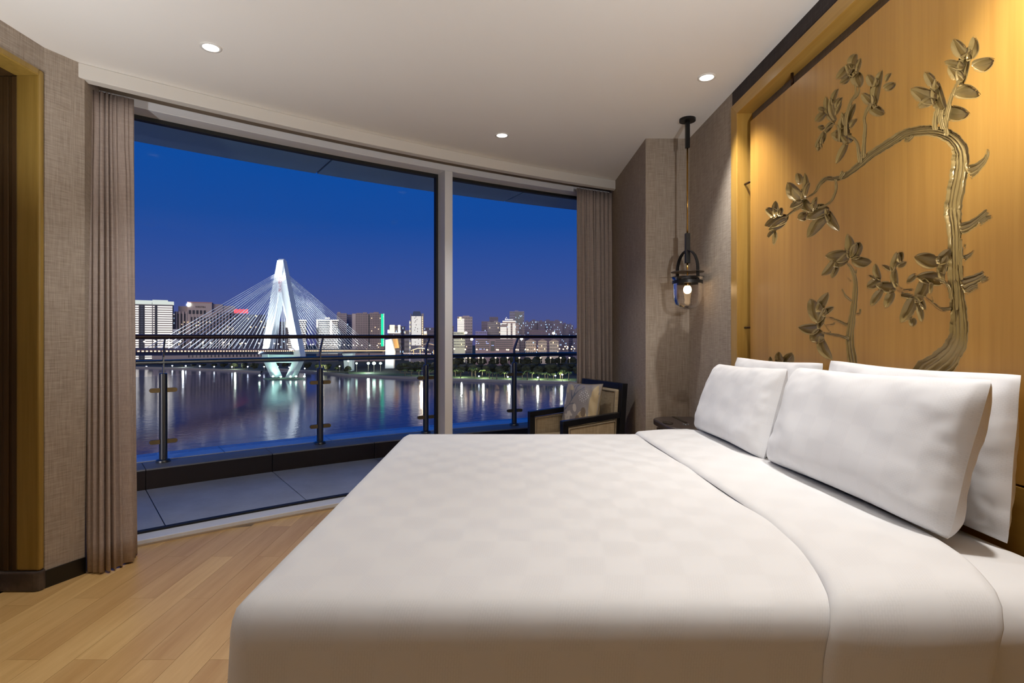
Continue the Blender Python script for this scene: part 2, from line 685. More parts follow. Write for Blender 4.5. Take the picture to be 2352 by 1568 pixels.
# ------------------------------------------------------------------ curtains
def curtain(name, top, bot, folds, amp, z0, z1, label, seed):
    rnd = random.Random(seed)
    ph = [rnd.uniform(-.9, .9) for _ in range(folds + 2)]
    N = folds * 10
    rows = []
    T, B = catmull(top, 10), catmull(bot, 10)

    def at_s(P, s):
        x = s * (len(P) - 1)
        i = min(int(x), len(P) - 2)
        f = x - i
        return Vector((P[i][0] * (1 - f) + P[i + 1][0] * f, P[i][1] * (1 - f) + P[i + 1][1] * f))
    for q in range(19):
        tz = q / 18
        row = []
        for i in range(N + 1):
            s = i / N
            g = tz ** 1.3
            sm = s + (ph[int(s * folds)] * .35 / folds) * sin(pi * ((s * folds) % 1)) * (0.6 + .4 * tz)
            p = at_s(T, sm) * (1 - g) + at_s(B, sm) * g
            dv = (at_s(B, min(1, sm + .01)) - at_s(B, max(0, sm - .01)))
            if dv.length < 1e-6: dv = Vector((1, 0))
            dv.normalize()
            nrm = Vector((dv.y, -dv.x))
            k = (s * folds) % 1
            wv = sin(2 * pi * k) + .25 * sin(4 * pi * k + 2 * ph[int(s * folds) + 1])
            am = amp * (0.62 + .5 * tz) * (1 + .35 * ph[int(s * folds)])
            if tz < .12: am *= .75
            p = p + nrm * (am * wv)
            zz = z1 + (z0 - z1) * tz + (0.006 * sin(2 * pi * k + 1) if q == 18 else 0)
            row.append((p.x, p.y, zz))
        rows.append(row)
    mb = MB()
    mb.grid(rows)
    o = mb.build(name, M_curtain, smooth=True)
    md = o.modifiers.new('cloth', 'SOLIDIFY')
    md.thickness = .003
    tag(o, label, 'curtain', 'window curtains')
    return o


def plan(R, px):
    q = pol(R, on_R(px, R))
    return (q.x, q.y)


curtain('curtain', [plan(15.13, 196), plan(15.13, 235), plan(15.13, 270), plan(15.13, 308)],
        [(-2.11, 2.79), (-2.035, 2.765), (-1.985, 2.85), (-2.03, 3.01)], 10, .019, .006, 2.505,
        'taupe pleated curtain drawn aside next to the door wall', 3)
curtain('curtain', [plan(15.13, 1325), plan(15.13, 1360), plan(15.13, 1414)],
        [plan(15.13, 1325), plan(15.12, 1365), plan(15.13, 1413)], 13, .016, .006, 2.505,
        'taupe pleated curtain hanging behind the armchair', 8)

# ------------------------------------------------------------------ downlights
dl0 = None
labels = {0: 'round recessed downlight above the left pane, nearest the left curtain', 1: 'round recessed downlight near the window mullion, lowest in the photo',
          2: 'round recessed downlight near the pendant lamp and the wall panel'}
for i, (x, y) in enumerate(DOWNLIGHTS[:3]):
    r = empty('downlight', (x, y, CEIL), labels[i], 'ceiling light', 'recessed ceiling downlights')
    t = MB()
    t.lathe([(.047, 0), (.047, -.004), (.037, -.005), (.034, -.001), (.034, 0)], (0, 0, 0), 28)
    local(t.build('trim_ring', simple('white_trim', (235, 233, 228), .5), r, smooth=True))
    e = MB()
    e.lathe([(.0355, -.0032), (.012, -.0042), (.0005, -.0044)], (0, 0, 0), 28, False)
    local(e.build('lens', emit('downlight_lens', (255, 248, 236), 9.0), r, smooth=True))

# ------------------------------------------------------------------ carved headboard panel
panel = empty('carved_wall_panel', (1.335, 1.966, 0), 'gold framed wooden headboard panel carved with flowering magnolia tree', 'wall panel')
FX = XW - .008
Yf, Yn = 3.079, .85
Zt = 2.496
wd, ht = .079, .065


def frame_piece(pts8, mat):
    f = MB()
    f.hexa(pts8)
    f.build('frame_rail', mat, panel, bevel=.002)


xb = 1.395
frame_piece([(FX, Yf - wd, 0), (xb, Yf - wd, 0), (xb, Yf, 0), (FX, Yf, 0), (FX, Yf - wd, Zt - ht), (xb, Yf - wd, Zt - ht), (xb, Yf, Zt), (FX, Yf, Zt)], M_goldwood)
frame_piece([(FX, Yn, 0), (xb, Yn, 0), (xb, Yn + wd, 0), (FX, Yn + wd, 0), (FX, Yn, Zt), (xb, Yn, Zt), (xb, Yn + wd, Zt - ht), (FX, Yn + wd, Zt - ht)], M_goldwood)
f = MB()
f.hexa([(FX, Yn + wd, Zt - ht), (xb, Yn + wd, Zt - ht), (xb, Yf - wd, Zt - ht), (FX, Yf - wd, Zt - ht), (FX, Yn, Zt), (xb, Yn, Zt), (xb, Yf, Zt), (FX, Yf, Zt)])
f.build('frame_rail', M_goldwood_y, panel, bevel=.002)
f = MB()
f.box(1.376, 1.394, Yn + wd, Yf - wd, 0, Zt - ht)
f.build('backing_cloth', M_backing, panel)
XP = 1.335
ZT, ZB = 2.36, .818
s = MB()
s.box(XP, XP + .024, .985, 2.935, .0, ZB - .006)
s.build('lower_board', M_goldwood_y, panel, bevel=.002)
for (px, p0, p1) in ((1803, 168, 212),):
    pn = MB()
    q0, q1 = on_x(px, p0, 1.318), on_x(px, p1, 1.318)
    pn.tube([(1.352, q0.y, Zt - ht + .002), (1.352, q0.y, ZT - .002)], .0065, 10)
    pn.build('hanging_pin', M_pin, panel, smooth=True)
pn = MB()
pn.tube([(1.352, 1.2, Zt - ht + .002), (1.352, 1.2, ZT - .002)], .0065, 10)
pn.build('hanging_pin', M_pin, panel, smooth=True)
for py in (418, 752):
    z = on_x(1714, py, 1.322).z
    pn = MB()
    pn.tube([(1.335, Yf - wd + .001, z), (1.345, 2.934, z)], .006, 10)
    pn.build('hanging_pin', M_pin, panel, smooth=True)


def A(x, y): return (1680 + x / 3.5, 40 + y / 3.5)
def B(x, y): return (1680 + x / 3.5, 460 + y / 3.5)


def pp(px, py, h):       # a pixel on the panel's face, raised by h
    q = on_x(px, py, XP)
    return (XP - h, q.y, q.z)


# The tree is carved INTO the panel: every limb and leaf is a sunken bed with a thin lip, and the veneer is cut away over it.
CARVE = []


def limb(name, pts, depth, ridges=3, seedv=0.0):
    P = catmull(pts, 8)
    n = len(P)
    rows = []
    for i, (x, y, w_) in enumerate(P):
        a, b_ = P[max(0, i - 1)], P[min(n - 1, i + 1)]
        dx, dy = b_[0] - a[0], b_[1] - a[1]
        d = sqrt(dx * dx + dy * dy) or 1
        w_ = w_ * (1 + .05 * sin(i * .9 + seedv) + .04 * sin(i * 2.3 + seedv * 2))
        if i in (0, n - 1): w_ *= .5
        rows.append((x, y, -dy / d * w_ / 2, dx / d * w_ / 2, w_ / 2, i / (n - 1)))

    def prof(t, sx, i):
        rr = (ridges * pi * .5) * t + .35 * sin(i * .25 + seedv) + i * .03
        return -(.62 - .30 * (1 - t * t) + .26 * cos(2 * rr))
    CARVE.append((name, rows, prof, depth, 17))


def leaf(b0, tip, w_, i, bow=None):
    S = 13
    tx, ty = tip
    bx, by = b0[0] - .12 * (tx - b0[0]), b0[1] - .12 * (ty - b0[1])
    dx, dy = tx - bx, ty - by
    d = sqrt(dx * dx + dy * dy)
    nx, ny = -dy / d, dx / d
    rnd = random.Random(i * 7 + 1)
    bow = rnd.uniform(-.10, .10) if bow is None else bow
    rows = []
    for k in range(S):
        s = k / (S - 1)
        pf = 1.16 * (sin(pi * min(1, s ** .85)) ** .52) if 0 < s < 1 else 0.05
        if s > .9: pf *= .85
        cxp = bx + dx * s + nx * bow * d * sin(pi * s)
        cyp = by + dy * s + ny * bow * d * sin(pi * s)
        rows.append((cxp, cyp, nx * w_ / 2 * pf, ny * w_ / 2 * pf, w_ / 2 * pf, s))
    k0_ = .20 + .12 * rnd.random()

    def prof(t, sx, i):
        return -(1.0 - k0_ * (1 - t * t) * sin(pi * min(1, .1 + .8 * sx)) - .14 * exp(-(t / .10) ** 2))
    CARVE.append(('leaf', rows, prof, .016, 15))


def path(*segs):
    return [(*(A if s[0] == 'A' else B)(s[1], s[2]), s[3] / 3.5) for s in segs]


limb('trunk', path(('B', 1545, 1540, 420), ('B', 1600, 1400, 290), ('B', 1730, 1270, 215), ('B', 1815, 1130, 175), ('B', 1830, 960, 152), ('B', 1815, 800, 140),
                   ('B', 1800, 640, 134), ('B', 1800, 450, 130), ('B', 1795, 250, 130), ('B', 1780, 110, 150), ('A', 1785, 1500, 150), ('A', 1815, 1330, 150),
                   ('A', 1835, 1200, 152), ('A', 1840, 1080, 148), ('A', 1800, 1000, 128), ('A', 1720, 940, 118), ('A', 1610, 910, 100), ('A', 1490, 915, 88),
                   ('A', 1385, 940, 82), ('A', 1300, 990, 78), ('A', 1205, 1050, 74), ('A', 1120, 1105, 70), ('A', 1050, 1165, 66), ('A', 980, 1225, 54),
                   ('A', 900, 1280, 48), ('A', 830, 1297, 44), ('A', 760, 1297, 42), ('A', 705, 1345, 36), ('A', 680, 1395, 26), ('A', 640, 1430, 20), ('A', 590, 1455, 14)), .017, 4)
LIMBS = [
    [('B', 1690, 1400, 50), ('B', 1730, 1500, 80), ('B', 1750, 1540, 90)],
    [('A', 835, 1300, 28), ('A', 842, 1380, 26), ('A', 805, 1470, 24), ('A', 745, 1515, 20), ('A', 690, 1530, 14)],
    [('A', 1035, 1170, 40), ('A', 1022, 1080, 36), ('A', 1012, 1015, 32), ('A', 975, 965, 28), ('A', 935, 955, 18)],
    [('A', 1058, 1130, 46), ('A', 1068, 980, 38), ('A', 1076, 880, 34), ('A', 1068, 820, 30), ('A', 1090, 740, 30), ('A', 1125, 690, 22)],
    [('A', 915, 950, 30), ('A', 922, 800, 30), ('A', 960, 680, 30), ('A', 1000, 610, 24), ('A', 990, 540, 16)],
    [('A', 960, 680, 24), ('A', 1015, 620, 24), ('A', 1028, 560, 18)],
    [('A', 1635, 905, 60), ('A', 1640, 800, 48), ('A', 1660, 720, 42)],
    [('A', 1700, 900, 44), ('A', 1680, 800, 46), ('A', 1690, 740, 40)],
    [('A', 1728, 950, 50), ('A', 1724, 830, 46), ('A', 1750, 700, 42), ('A', 1785, 590, 34), ('A', 1830, 500, 24)],
    [('A', 1900, 1250, 130), ('A', 1975, 1205, 84), ('A', 2040, 1140, 50), ('A', 2062, 1080, 32), ('A', 2055, 1058, 14)],
    [('A', 865, 1000, 14), ('A', 858, 900, 20), ('A', 825, 860, 18), ('A', 750, 910, 14)],
    [('A', 1460, 950, 30), ('A', 1420, 985, 40), ('A', 1385, 985, 30)],
    [('A', 870, 1300, 24), ('A', 895, 1250, 44), ('A', 905, 1235, 20)],
    [('B', 430, 140, 16), ('B', 500, 85, 24), ('B', 570, 50, 22)],
    [('B', 990, 1460, 82), ('B', 975, 1300, 80), ('B', 952, 1130, 74), ('B', 965, 980, 64), ('B', 985, 850, 58), ('B', 998, 700, 46), ('B', 988, 610, 40), ('B', 960, 540, 34), ('B', 925, 500, 22)],
    [('B', 888, 708, 14), ('B', 918, 768, 22), ('B', 970, 810, 26)],
    [('B', 933, 622, 12), ('B', 965, 656, 18)],
    [('B', 1005, 548, 16), ('B', 998, 600, 18)],
    [('B', 1038, 868, 18), ('B', 1028, 908, 24), ('B', 990, 912, 22)],
    [('B', 935, 1005, 30), ('B', 860, 968, 24), ('B', 800, 945, 18), ('B', 750, 942, 10)],
    [('B', 835, 975, 16), ('B', 810, 998, 18), ('B', 755, 1002, 10)],
    [('B', 945, 1115, 34), ('B', 870, 1088, 28), ('B', 800, 1075, 24), ('B', 725, 1062, 20)],
    [('B', 805, 1070, 14), ('B', 765, 1022, 12), ('B', 735, 982, 8)],
    [('B', 1765, 868, 50), ('B', 1690, 872, 32), ('B', 1630, 832, 24), ('B', 1580, 792, 18), ('B', 1545, 770, 12)],
    [('B', 1625, 825, 14), ('B', 1608, 770, 14)],
    [('B', 1465, 715, 20), ('B', 1390, 718, 20), ('B', 1345, 692, 14), ('B', 1325, 665, 8)],
    [('B', 1460, 762, 14), ('B', 1385, 738, 14), ('B', 1310, 716, 12)],
    [('B', 1765, 800, 40), ('B', 1745, 700, 36), ('B', 1700, 650, 26), ('B', 1640, 622, 14)],
    [('B', 1835, 235, 100), ('B', 1920, 200, 86), ('B', 1990, 150, 66), ('B', 2040, 105, 58), ('B', 2065, 85, 50)],
    [('B', 1990, 190, 40), ('B', 2050, 150, 44), ('B', 2095, 125, 30)],
    [('B', 1845, 680, 130), ('B', 1930, 650, 100), ('B', 1995, 615, 80), ('B', 2040, 590, 70)],
    [('B', 1880, 740, 50), ('B', 1950, 700, 50), ('B', 1985, 690, 30)],
    [('B', 2000, 650, 40), ('B', 2050, 630, 36), ('B', 2072, 622, 22)],
    [('B', 1862, 470, 60), ('B', 1915, 440, 38), ('B', 1950, 400, 14)],
    [('B', 1870, 385, 26), ('B', 1880, 350, 22)],
    [('B', 408, 1420, 44), ('B', 445, 1350, 30)],
    [('B', 1800, 640, 30), ('B', 1808, 780, 34), ('B', 1812, 880, 20)],
    [('B', 1845, 300, 22), ('B', 1838, 480, 40), ('B', 1850, 640, 22)],
]
for i, sg in enumerate(LIMBS):
    limb('branch', path(*sg), .012, 2, i * 1.7)
LEAVES = {'A': [
    (1840, 525, 1912, 275, 110), (1885, 310, 1775, 170, 112), (1900, 330, 1955, 143, 92), (1945, 385, 2120, 335, 110), (1850, 395, 1705, 358, 74),
    (1845, 500, 1738, 392, 86), (1800, 612, 2008, 625, 112), (1705, 768, 1922, 776, 120), (1705, 752, 1640, 490, 118), (1640, 560, 1550, 430, 86),
    (1630, 655, 1433, 575, 122), (1622, 675, 1488, 724, 72), (1150, 700, 1215, 412, 78), (1150, 545, 1088, 458, 78), (1132, 690, 1042, 606, 78),
    (1228, 568, 1325, 528, 66), (1240, 515, 1290, 440, 38), (1110, 728, 1238, 776, 86), (965, 405, 1008, 284, 74), (1002, 440, 1042, 322, 44),
    (990, 462, 915, 375, 90), (945, 395, 838, 500, 70), (1000, 445, 1030, 572, 100), (940, 480, 868, 532, 52), (822, 832, 758, 628, 78),
    (835, 820, 795, 640, 60), (812, 690, 862, 566, 46), (838, 720, 895, 638, 48), (838, 775, 885, 662, 40), (745, 770, 668, 840, 62), (742, 745, 692, 735, 50),
    (925, 1000, 890, 790, 96), (905, 860, 888, 756, 44), (920, 850, 1000, 688, 66), (955, 885, 1016, 808, 42), (960, 985, 795, 940, 112), (925, 1015, 838, 1180, 58),
    (745, 880, 688, 888, 48), (762, 920, 835, 826, 52), (745, 925, 668, 1050, 58), (698, 1015, 690, 1080, 40), (728, 970, 728, 1056, 28),
    (545, 1335, 528, 1242, 62), (565, 1445, 592, 1244, 56), (562, 1460, 449, 1322, 104), (592, 1432, 632, 1322, 50), (560, 1475, 468, 1532, 48),
    (572, 1462, 655, 1566, 84), (655, 1540, 690, 1438, 46)],
    'B': [
    (605, 118, 528, 145, 72), (770, 65, 598, 150, 100), (765, 85, 868, 250, 80), (752, 132, 608, 302, 92), (562, 20, 468, 62, 46), (640, 40, 700, 62, 60),
    (352, 128, 272, 60, 68), (352, 125, 358, 0, 58), (378, 118, 412, 58, 52), (442, 138, 262, 212, 80), (432, 152, 298, 242, 74), (330, 248, 288, 304, 34), (345, 245, 338, 362, 40),
    (938, 445, 932, 265, 80), (965, 455, 1045, 335, 100), (930, 432, 752, 448, 96), (975, 482, 1132, 496, 84), (930, 440, 818, 532, 78), (815, 492, 722, 606, 64), (852, 530, 803, 628, 56),
    (690, 965, 632, 784, 102), (690, 880, 782, 738, 74), (700, 1015, 750, 860, 66), (738, 922, 828, 854, 52), (690, 1015, 534, 1022, 80), (728, 1060, 630, 1130, 104), (718, 1110, 810, 1284, 84),
    (1655, 495, 1463, 456, 116), (1662, 495, 1762, 388, 80), (1690, 640, 1735, 440, 74), (1705, 640, 1482, 612, 108), (1482, 600, 1408, 666, 54), (1545, 648, 1474, 824, 100), (1600, 668, 1592, 762, 42),
    (1452, 790, 1357, 986, 100), (1482, 818, 1528, 992, 62), (1502, 770, 1562, 892, 52), (1450, 945, 1455, 1022, 66), (1455, 765, 1348, 760, 48),
    (1288, 560, 1332, 408, 64), (1350, 490, 1372, 404, 66), (1335, 532, 1412, 490, 46), (1282, 562, 1208, 518, 36), (1322, 690, 1314, 530, 64), (1190, 628, 1155, 504, 60),
    (1152, 632, 1097, 600, 26), (1190, 640, 1083, 702, 76), (1312, 712, 1160, 680, 90), (1202, 730, 1118, 854, 68), (1290, 732, 1232, 868, 74),
    (308, 1375, 312, 1250, 46), (302, 1345, 264, 1302, 26), (390, 1295, 380, 1213, 60), (428, 1335, 490, 1222, 92), (405, 1378, 352, 1280, 70), (412, 1375, 517, 1328, 64), (332, 1395, 258, 1362, 28)]}
i = 0
for key, fn in (('A', A), ('B', B)):
    for (bx, by, tx, ty, w_) in LEAVES[key]:
        leaf(fn(bx, by), fn(tx, ty), w_ / 3.5, i)
        i += 1

import numpy as np
PY0, PZ0, PR = .95, .80, .002
NYg, NZg = int((2.96 - PY0) / PR), int((2.40 - PZ0) / PR)
count = np.zeros((NYg, NZg), dtype=np.int16)
own = []
for (nm, rows, prof, dep, M) in CARVE:
    outl = [on_x(r[0] - r[2], r[1] - r[3], XP) for r in rows] + [on_x(r[0] + r[2], r[1] + r[3], XP) for r in reversed(rows)]
    py_ = [q.y for q in outl]
    pz_ = [q.z for q in outl]
    # union of the strip's quads
    i0, i1 = max(0, int((min(py_) - PY0) / PR) - 1), min(NYg, int((max(py_) - PY0) / PR) + 2)
    k0_, k1_ = max(0, int((min(pz_) - PZ0) / PR) - 1), min(NZg, int((max(pz_) - PZ0) / PR) + 2)
    if i1 <= i0 or k1_ <= k0_: continue
    gy, gz = np.meshgrid(PY0 + PR * np.arange(i0, i1), PZ0 + PR * np.arange(k0_, k1_), indexing='ij')
    m_in = np.zeros(gy.shape, dtype=bool)
    nrow = len(rows)
    for r_ in range(nrow - 1):
        quad = [outl[r_], outl[r_ + 1], outl[2 * nrow - 2 - r_], outl[2 * nrow - 1 - r_]]
        qi0 = max(0, int((min(q.y for q in quad) - PY0) / PR) - i0 - 1); qi1 = int((max(q.y for q in quad) - PY0) / PR) - i0 + 2
        qk0 = max(0, int((min(q.z for q in quad) - PZ0) / PR) - k0_ - 1); qk1 = int((max(q.z for q in quad) - PZ0) / PR) - k0_ + 2
        if qi1 <= qi0 or qk1 <= qk0: continue
        sy, sz = gy[qi0:qi1, qk0:qk1], gz[qi0:qi1, qk0:qk1]
        ins = np.zeros(sy.shape, dtype=bool)
        for e_ in range(4):
            (y1_, z1_), (y2_, z2_) = (quad[e_].y, quad[e_].z), (quad[(e_ + 1) % 4].y, quad[(e_ + 1) % 4].z)
            if z1_ == z2_: continue
            cr = ((z1_ > sz) != (z2_ > sz)) & (sy < (y2_ - y1_) * (sz - z1_) / (z2_ - z1_) + y1_)
            ins ^= cr
        m_in[qi0:qi1, qk0:qk1] |= ins
    count[i0:i1, k0_:k1_] += m_in


def cover(y, z):
    i_, k_ = int(round((y - PY0) / PR)), int(round((z - PZ0) / PR))
    return int(count[i_, k_]) if 0 <= i_ < NYg and 0 <= k_ < NZg else 0


for (nm, rows, prof, dep, M) in CARVE:
    out_rows = []
    nr_ = len(rows)
    for i_, (x, y, ex, ey, hw_, sx) in enumerate(rows):
        hm = max(.0012, hw_ * on_x(x, y, XP).y / F)
        lw = min(.30, .0036 / hm)
        dd = dep * min(1.0, hm / .022)
        ts = [-1, -(1 - lw), -(1 - lw - .05)] + [-(1 - lw - .10) + 2 * (1 - lw - .10) * j / (M - 1) for j in range(M)] + [1 - lw - .05, 1 - lw, 1]
        row = []
        for t in ts:
            q = on_x(x + ex * t, y + ey * t, XP)
            qi = on_x(x + ex * t * .96, y + ey * t * .96, XP)
            lip = abs(t) >= 1 - lw - 1e-6
            shared = cover(qi.y, qi.z) >= 2
            if lip:
                h_ = -.42 * dd if shared else (-.0004 if abs(t) > .999 else .0007)
            else:
                h_ = dd * prof(t / (1 - lw - .05), sx, i_)
            if i_ in (0, nr_ - 1): h_ = -.42 * dd if shared else .0002
            row.append((XP - h_, q.y, q.z))
        out_rows.append(row)
    mb = MB()
    mb.grid(out_rows)
    mb.build(nm, M_relief, panel, smooth=True)

ys = [2.935, 2.843, 2.735, 2.628, 2.522, 2.417, 2.313, 2.21, 2.106, 2.002, 1.90, 1.80, 1.698, 1.594, 1.492, 1.39, 1.288, 1.186, 1.085, .985]
inside = count > 0


def veneer(mb, y0, y1, z0, z1, lvl, yc):
    a_, b_ = max(0, int((y0 - PY0) / PR)), int((y1 - PY0) / PR) + 2
    c_, d_ = max(0, int((z0 - PZ0) / PR)), int((z1 - PZ0) / PR) + 2
    blk = inside[a_:b_, c_:d_]
    if not blk.any():
        mb.quad((0, y0 - yc, z0), (0, y0 - yc, z1), (0, y1 - yc, z1), (0, y1 - yc, z0))
        return
    if lvl == 0:
        if not blk.all():
            mb.quad((0, y0 - yc, z0), (0, y0 - yc, z1), (0, y1 - yc, z1), (0, y1 - yc, z0))
        return
    if blk.all(): return
    ym, zm = (y0 + y1) / 2, (z0 + z1) / 2
    if (z1 - z0) > 1.8 * (y1 - y0):
        veneer(mb, y0, y1, z0, zm, lvl, yc); veneer(mb, y0, y1, zm, z1, lvl, yc)
        return
    for (p0, p1, r0, r1) in ((y0, ym, z0, zm), (ym, y1, z0, zm), (y0, ym, zm, z1), (ym, y1, zm, z1)):
        veneer(mb, p0, p1, r0, r1, lvl - 1, yc)


for a, b_ in zip(ys[:-1], ys[1:]):
    mb = MB()
    yc = (a + b_) / 2
    y0, y1 = b_ + .00003, a - .00003
    veneer(mb, y0, y1, ZB, ZT, 5, yc)
    edges = [((y0, ZT), (y1, ZT)), ((y1, ZB), (y0, ZB))]
    if a > 2.93: edges.append(((y1, ZT), (y1, ZB)))
    if b_ < .99: edges.append(((y0, ZB), (y0, ZT)))
    for (q0, q1) in edges:
        mb.quad((0, q0[0] - yc, q0[1]), (.024, q0[0] - yc, q0[1]), (.024, q1[0] - yc, q1[1]), (0, q1[0] - yc, q1[1]))
    o = mb.build('veneer_strip', M_veneer, panel)
    o.location = (XP, yc, 0)

# ------------------------------------------------------------------ bed
BN, BFAR, BFOOT, BZ = 1.027, 2.898, -.535, .69
bed = empty('bed', (.4, 1.966, 0), 'large double bed with white fitted sheet, its head against the carved panel', 'bed')
mt = MB()
mt.box(-.44, 1.318, BN + .045, BFAR - .045, .34, .672)
o = mt.build('mattress', M_sheet, bed, smooth=True, bevel=.085, seg=6)
bb = MB()
bb.box(-.40, 1.318, BN + .09, BFAR - .09, .08, .338)
bb.build('bed_base', simple('taupe_fabric', (120, 108, 98), .9), bed, bevel=.01)
for lx in (-.34, 1.2):
    for ly in (BN + .16, BFAR - .16):
        lg = MB()
        lg.lathe([(.02, 0), (.03, .08)], (lx, ly, 0), 12, True)
        lg.build('bed_leg', M_dukewood, bed, smooth=True)


def drape(a, b, r=.055, off=0.0, flare=.05):
    """a: arc position across the bed (0 = near rim, Wd = far rim), b: distance past the foot rim (negative on top)."""
    y0, y1 = BN + r, BFAR - r
    da = (a if a < 0 else max(0, a - (y1 - y0)))
    yy = min(max(a, 0), y1 - y0) + y0
    db = max(0, b)
    d = sqrt(da * da + db * db)
    if d < 1e-9:
        return Vector((BFOOT + r - min(b, 0), yy, BZ + off))
    ux, uy = -db / d, da / d
    x0 = BFOOT + r - min(b, 0)
    q = pi / 2 * r
    if d < q:
        hor, dz = (r + off) * sin(d / r), r - (r + off) * cos(d / r)
    else:
        e = d - q
        hor, dz = r + off + flare * e, r + e
    return Vector((x0 + ux * hor, yy + uy * hor, BZ - dz))


RD = .055
WT = (BFAR - RD) - (BN + RD)
FOLD = [(.49, .648), (.60, .63), (1.02, .60), (1.10, .655), (1.21, .69), (1.307, .724), (1.58, .751), (2.2, .741), (2.94, .717)]


def interp(T, x):
    if x <= T[0][0]: return T[0][1]
    for (a, u), (b_, v_) in zip(T, T[1:]):
        if x <= b_:
            t = (x - a) / (b_ - a)
            return u + (v_ - u) * t
    return T[-1][1]


def a_key(a):      # position across: negative (near drape) continues below BN
    return BN + RD + a if a >= 0 else BN + RD + a * 1.0


def fold_x(a):
    # arc length past the near rim maps to a little less than BN
    T = [(-.60, .66), (-.40, .645), (-.22, .625), (-.12, .612), (-.05, .645), (.0, .672), (.09, .70), (.19, .724), (.46, .751), (1.08, .741), (1.78, .717), (2.3, .70)]
    return interp(T, a)


def band_x(a):
    T = [(-.60, .92), (-.40, .90), (-.22, .895), (-.12, .892), (-.02, .955), (.05, .995), (.12, 1.025), (.22, 1.06), (.5, 1.08), (1.78, 1.08), (2.3, 1.08)]
    return interp(T, a)


def smooth_fn(fn, a):
    return sum(fn(a + k * .03) for k in range(-3, 4)) / 7


DROP = .50
NA = 90
a_list = [-DROP + (WT + 2 * DROP) * i / NA for i in range(NA + 1)]
rows = []
nb = 56
for a in a_list:
    xe = smooth_fn(fold_x, a) + .02
    btop = BFOOT + RD - xe             # b at the fold (negative)
    row = []
    for j in range(nb + 1):
        b_ = DROP + (btop - DROP) * j / nb
        p = drape(a, b_)
        ontop = smoothstep(-.02, .25, a) * smoothstep(-.02, .25, WT - a) * smoothstep(.02, -.25, b_)
        p.z += .012 * ontop * (mnoise.noise(Vector((p.x * 2.1, p.y * 2.1, 3.1))) + .35 * mnoise.noise(Vector((p.x * 6, p.y * 5, 7))))
        dep = max(0, -a, a - WT, b_)
        if dep > .18:
            ww = .008 * smoothstep(.18, .5, dep) * sin((p.x + p.y * .7) * 17 + 2 * sin(p.x * 5))
            if b_ > max(-a, a - WT): p.x += ww
            else: p.y += ww
        row.append(p)
    rows.append(row)
db_ = MB()
db_.grid(rows)
duvet = db_.build('duvet', M_duvet, smooth=True)
uv_grid(duvet, NA + 1, nb + 1, 2.6, 1.8)
md = duvet.modifiers.new('thick', 'SOLIDIFY')
md.thickness = .012
md.offset = -1
tag(duvet, 'white damask duvet spread over the bed with its top edge turned down', 'duvet')
rows = []
nb2 = 22
for a in a_list:
    x0, x1 = smooth_fn(fold_x, a), smooth_fn(band_x, a)
    row = []
    for j in range(-5, nb2 + 6):
        if j < 0:                       # rounded lip of the fold
            t = (j + 5) / 5 * pi * .5
            x = x0 + .004 - .026 * cos(t)
            of = .001 + .015 * sin(t) ** 1.3
        elif j <= nb2:
            x = x0 + .004 + (x1 - x0) * j / nb2
            of = .016 + .010 * sin(j / nb2 * pi)
        else:
            t = (j - nb2) / 5 * pi * .5
            x = x1 + .006 + .012 * sin(t)
            of = .016 * cos(t) - .010 * sin(t)
        p = drape(a, BFOOT + RD - x, RD, of)
        row.append(p)
    rows.append(row)
bd = MB()
bd.grid(rows)
o = bd.build('turned_down_edge', M_duvet, duvet, smooth=True)
uv_grid(o, NA + 1, len(rows[0]), 2.6, .45)


def pillow(name, corners, thick, label, seed, tuck=.07):
    """corners: bottom-far, bottom-near, top-near, top-far (the seam corners), puffed out both ways."""
    c0, c1, c2, c3 = [Vector(q) for q in corners]
    nrm = ((c1 - c0).cross(c3 - c0)).normalized()
    rnd = random.Random(seed)
    N, Mv = 64, 44
    root = MB()
    for side in (1, -1):
        rows = []
        for i in range(Mv + 1):
            v_ = i / Mv
            row = []
            for j in range(N + 1):
                u = j / N
                uu, vv = 2 * u - 1, 2 * v_ - 1
                # seams pulled in between the corners
                cr = 1 - .035 * (abs(uu) ** 5) * (abs(vv) ** 5)
                pu = cr * uu * (1 - tuck * .55 * (1 - vv * vv) * abs(uu) ** 3)
                pv = cr * vv * (1 - tuck * (1 - uu * uu) * abs(vv) ** 3)
                a_, b_ = (pu + 1) / 2, (pv + 1) / 2
                p = (c0 * (1 - a_) + c1 * a_) * (1 - b_) + (c3 * (1 - a_) + c2 * a_) * b_
                g = max(0, (1 - uu ** 4)) ** .46 * max(0, (1 - vv ** 4)) ** .46
                fill = 1 + .18 * (-vv)            # heavier at the bottom
                th = thick * g * fill
                wr = .006 * mnoise.noise(Vector((u * 5 + seed, v_ * 4, side * 2))) * g
                ed = (1 - g) * g * 4
                wr += .004 * ed * sin(14 * (u + v_ * .6) + seed) + .005 * ed * mnoise.noise(Vector((u * 16, v_ * 11, seed)))
                wr += .010 * (abs(uu * vv) ** 3) * mnoise.noise(Vector((u * 9, v_ * 9, seed + 5))) * min(1, g * 5)
                flop = .014 * (abs(uu * vv) ** 2) * mnoise.noise(Vector((u * 3, v_ * 3, seed + 9)))
                row.append(p + nrm * (side * (th + wr) + flop))
            rows.append(row)
        if side < 0:
            rows = [r[::-1] for r in rows]
        root.grid(rows)
    o = root.build(name, M_pillow, smooth=True)
    nr, nc = Mv + 1, N + 1
    uv = o.data.uv_layers.new(name='UVMap')
    for poly in o.data.polygons:
        for li in poly.loop_indices:
            vi = o.data.loops[li].vertex_index % (nr * nc)
            uv.data[li].uv = ((vi % nc) / (nc - 1) * .9, (vi // nc) / (nr - 1) * .5)
    # flat hem along the open end
    tag(o, label, 'pillow', 'bed pillows')
    return o


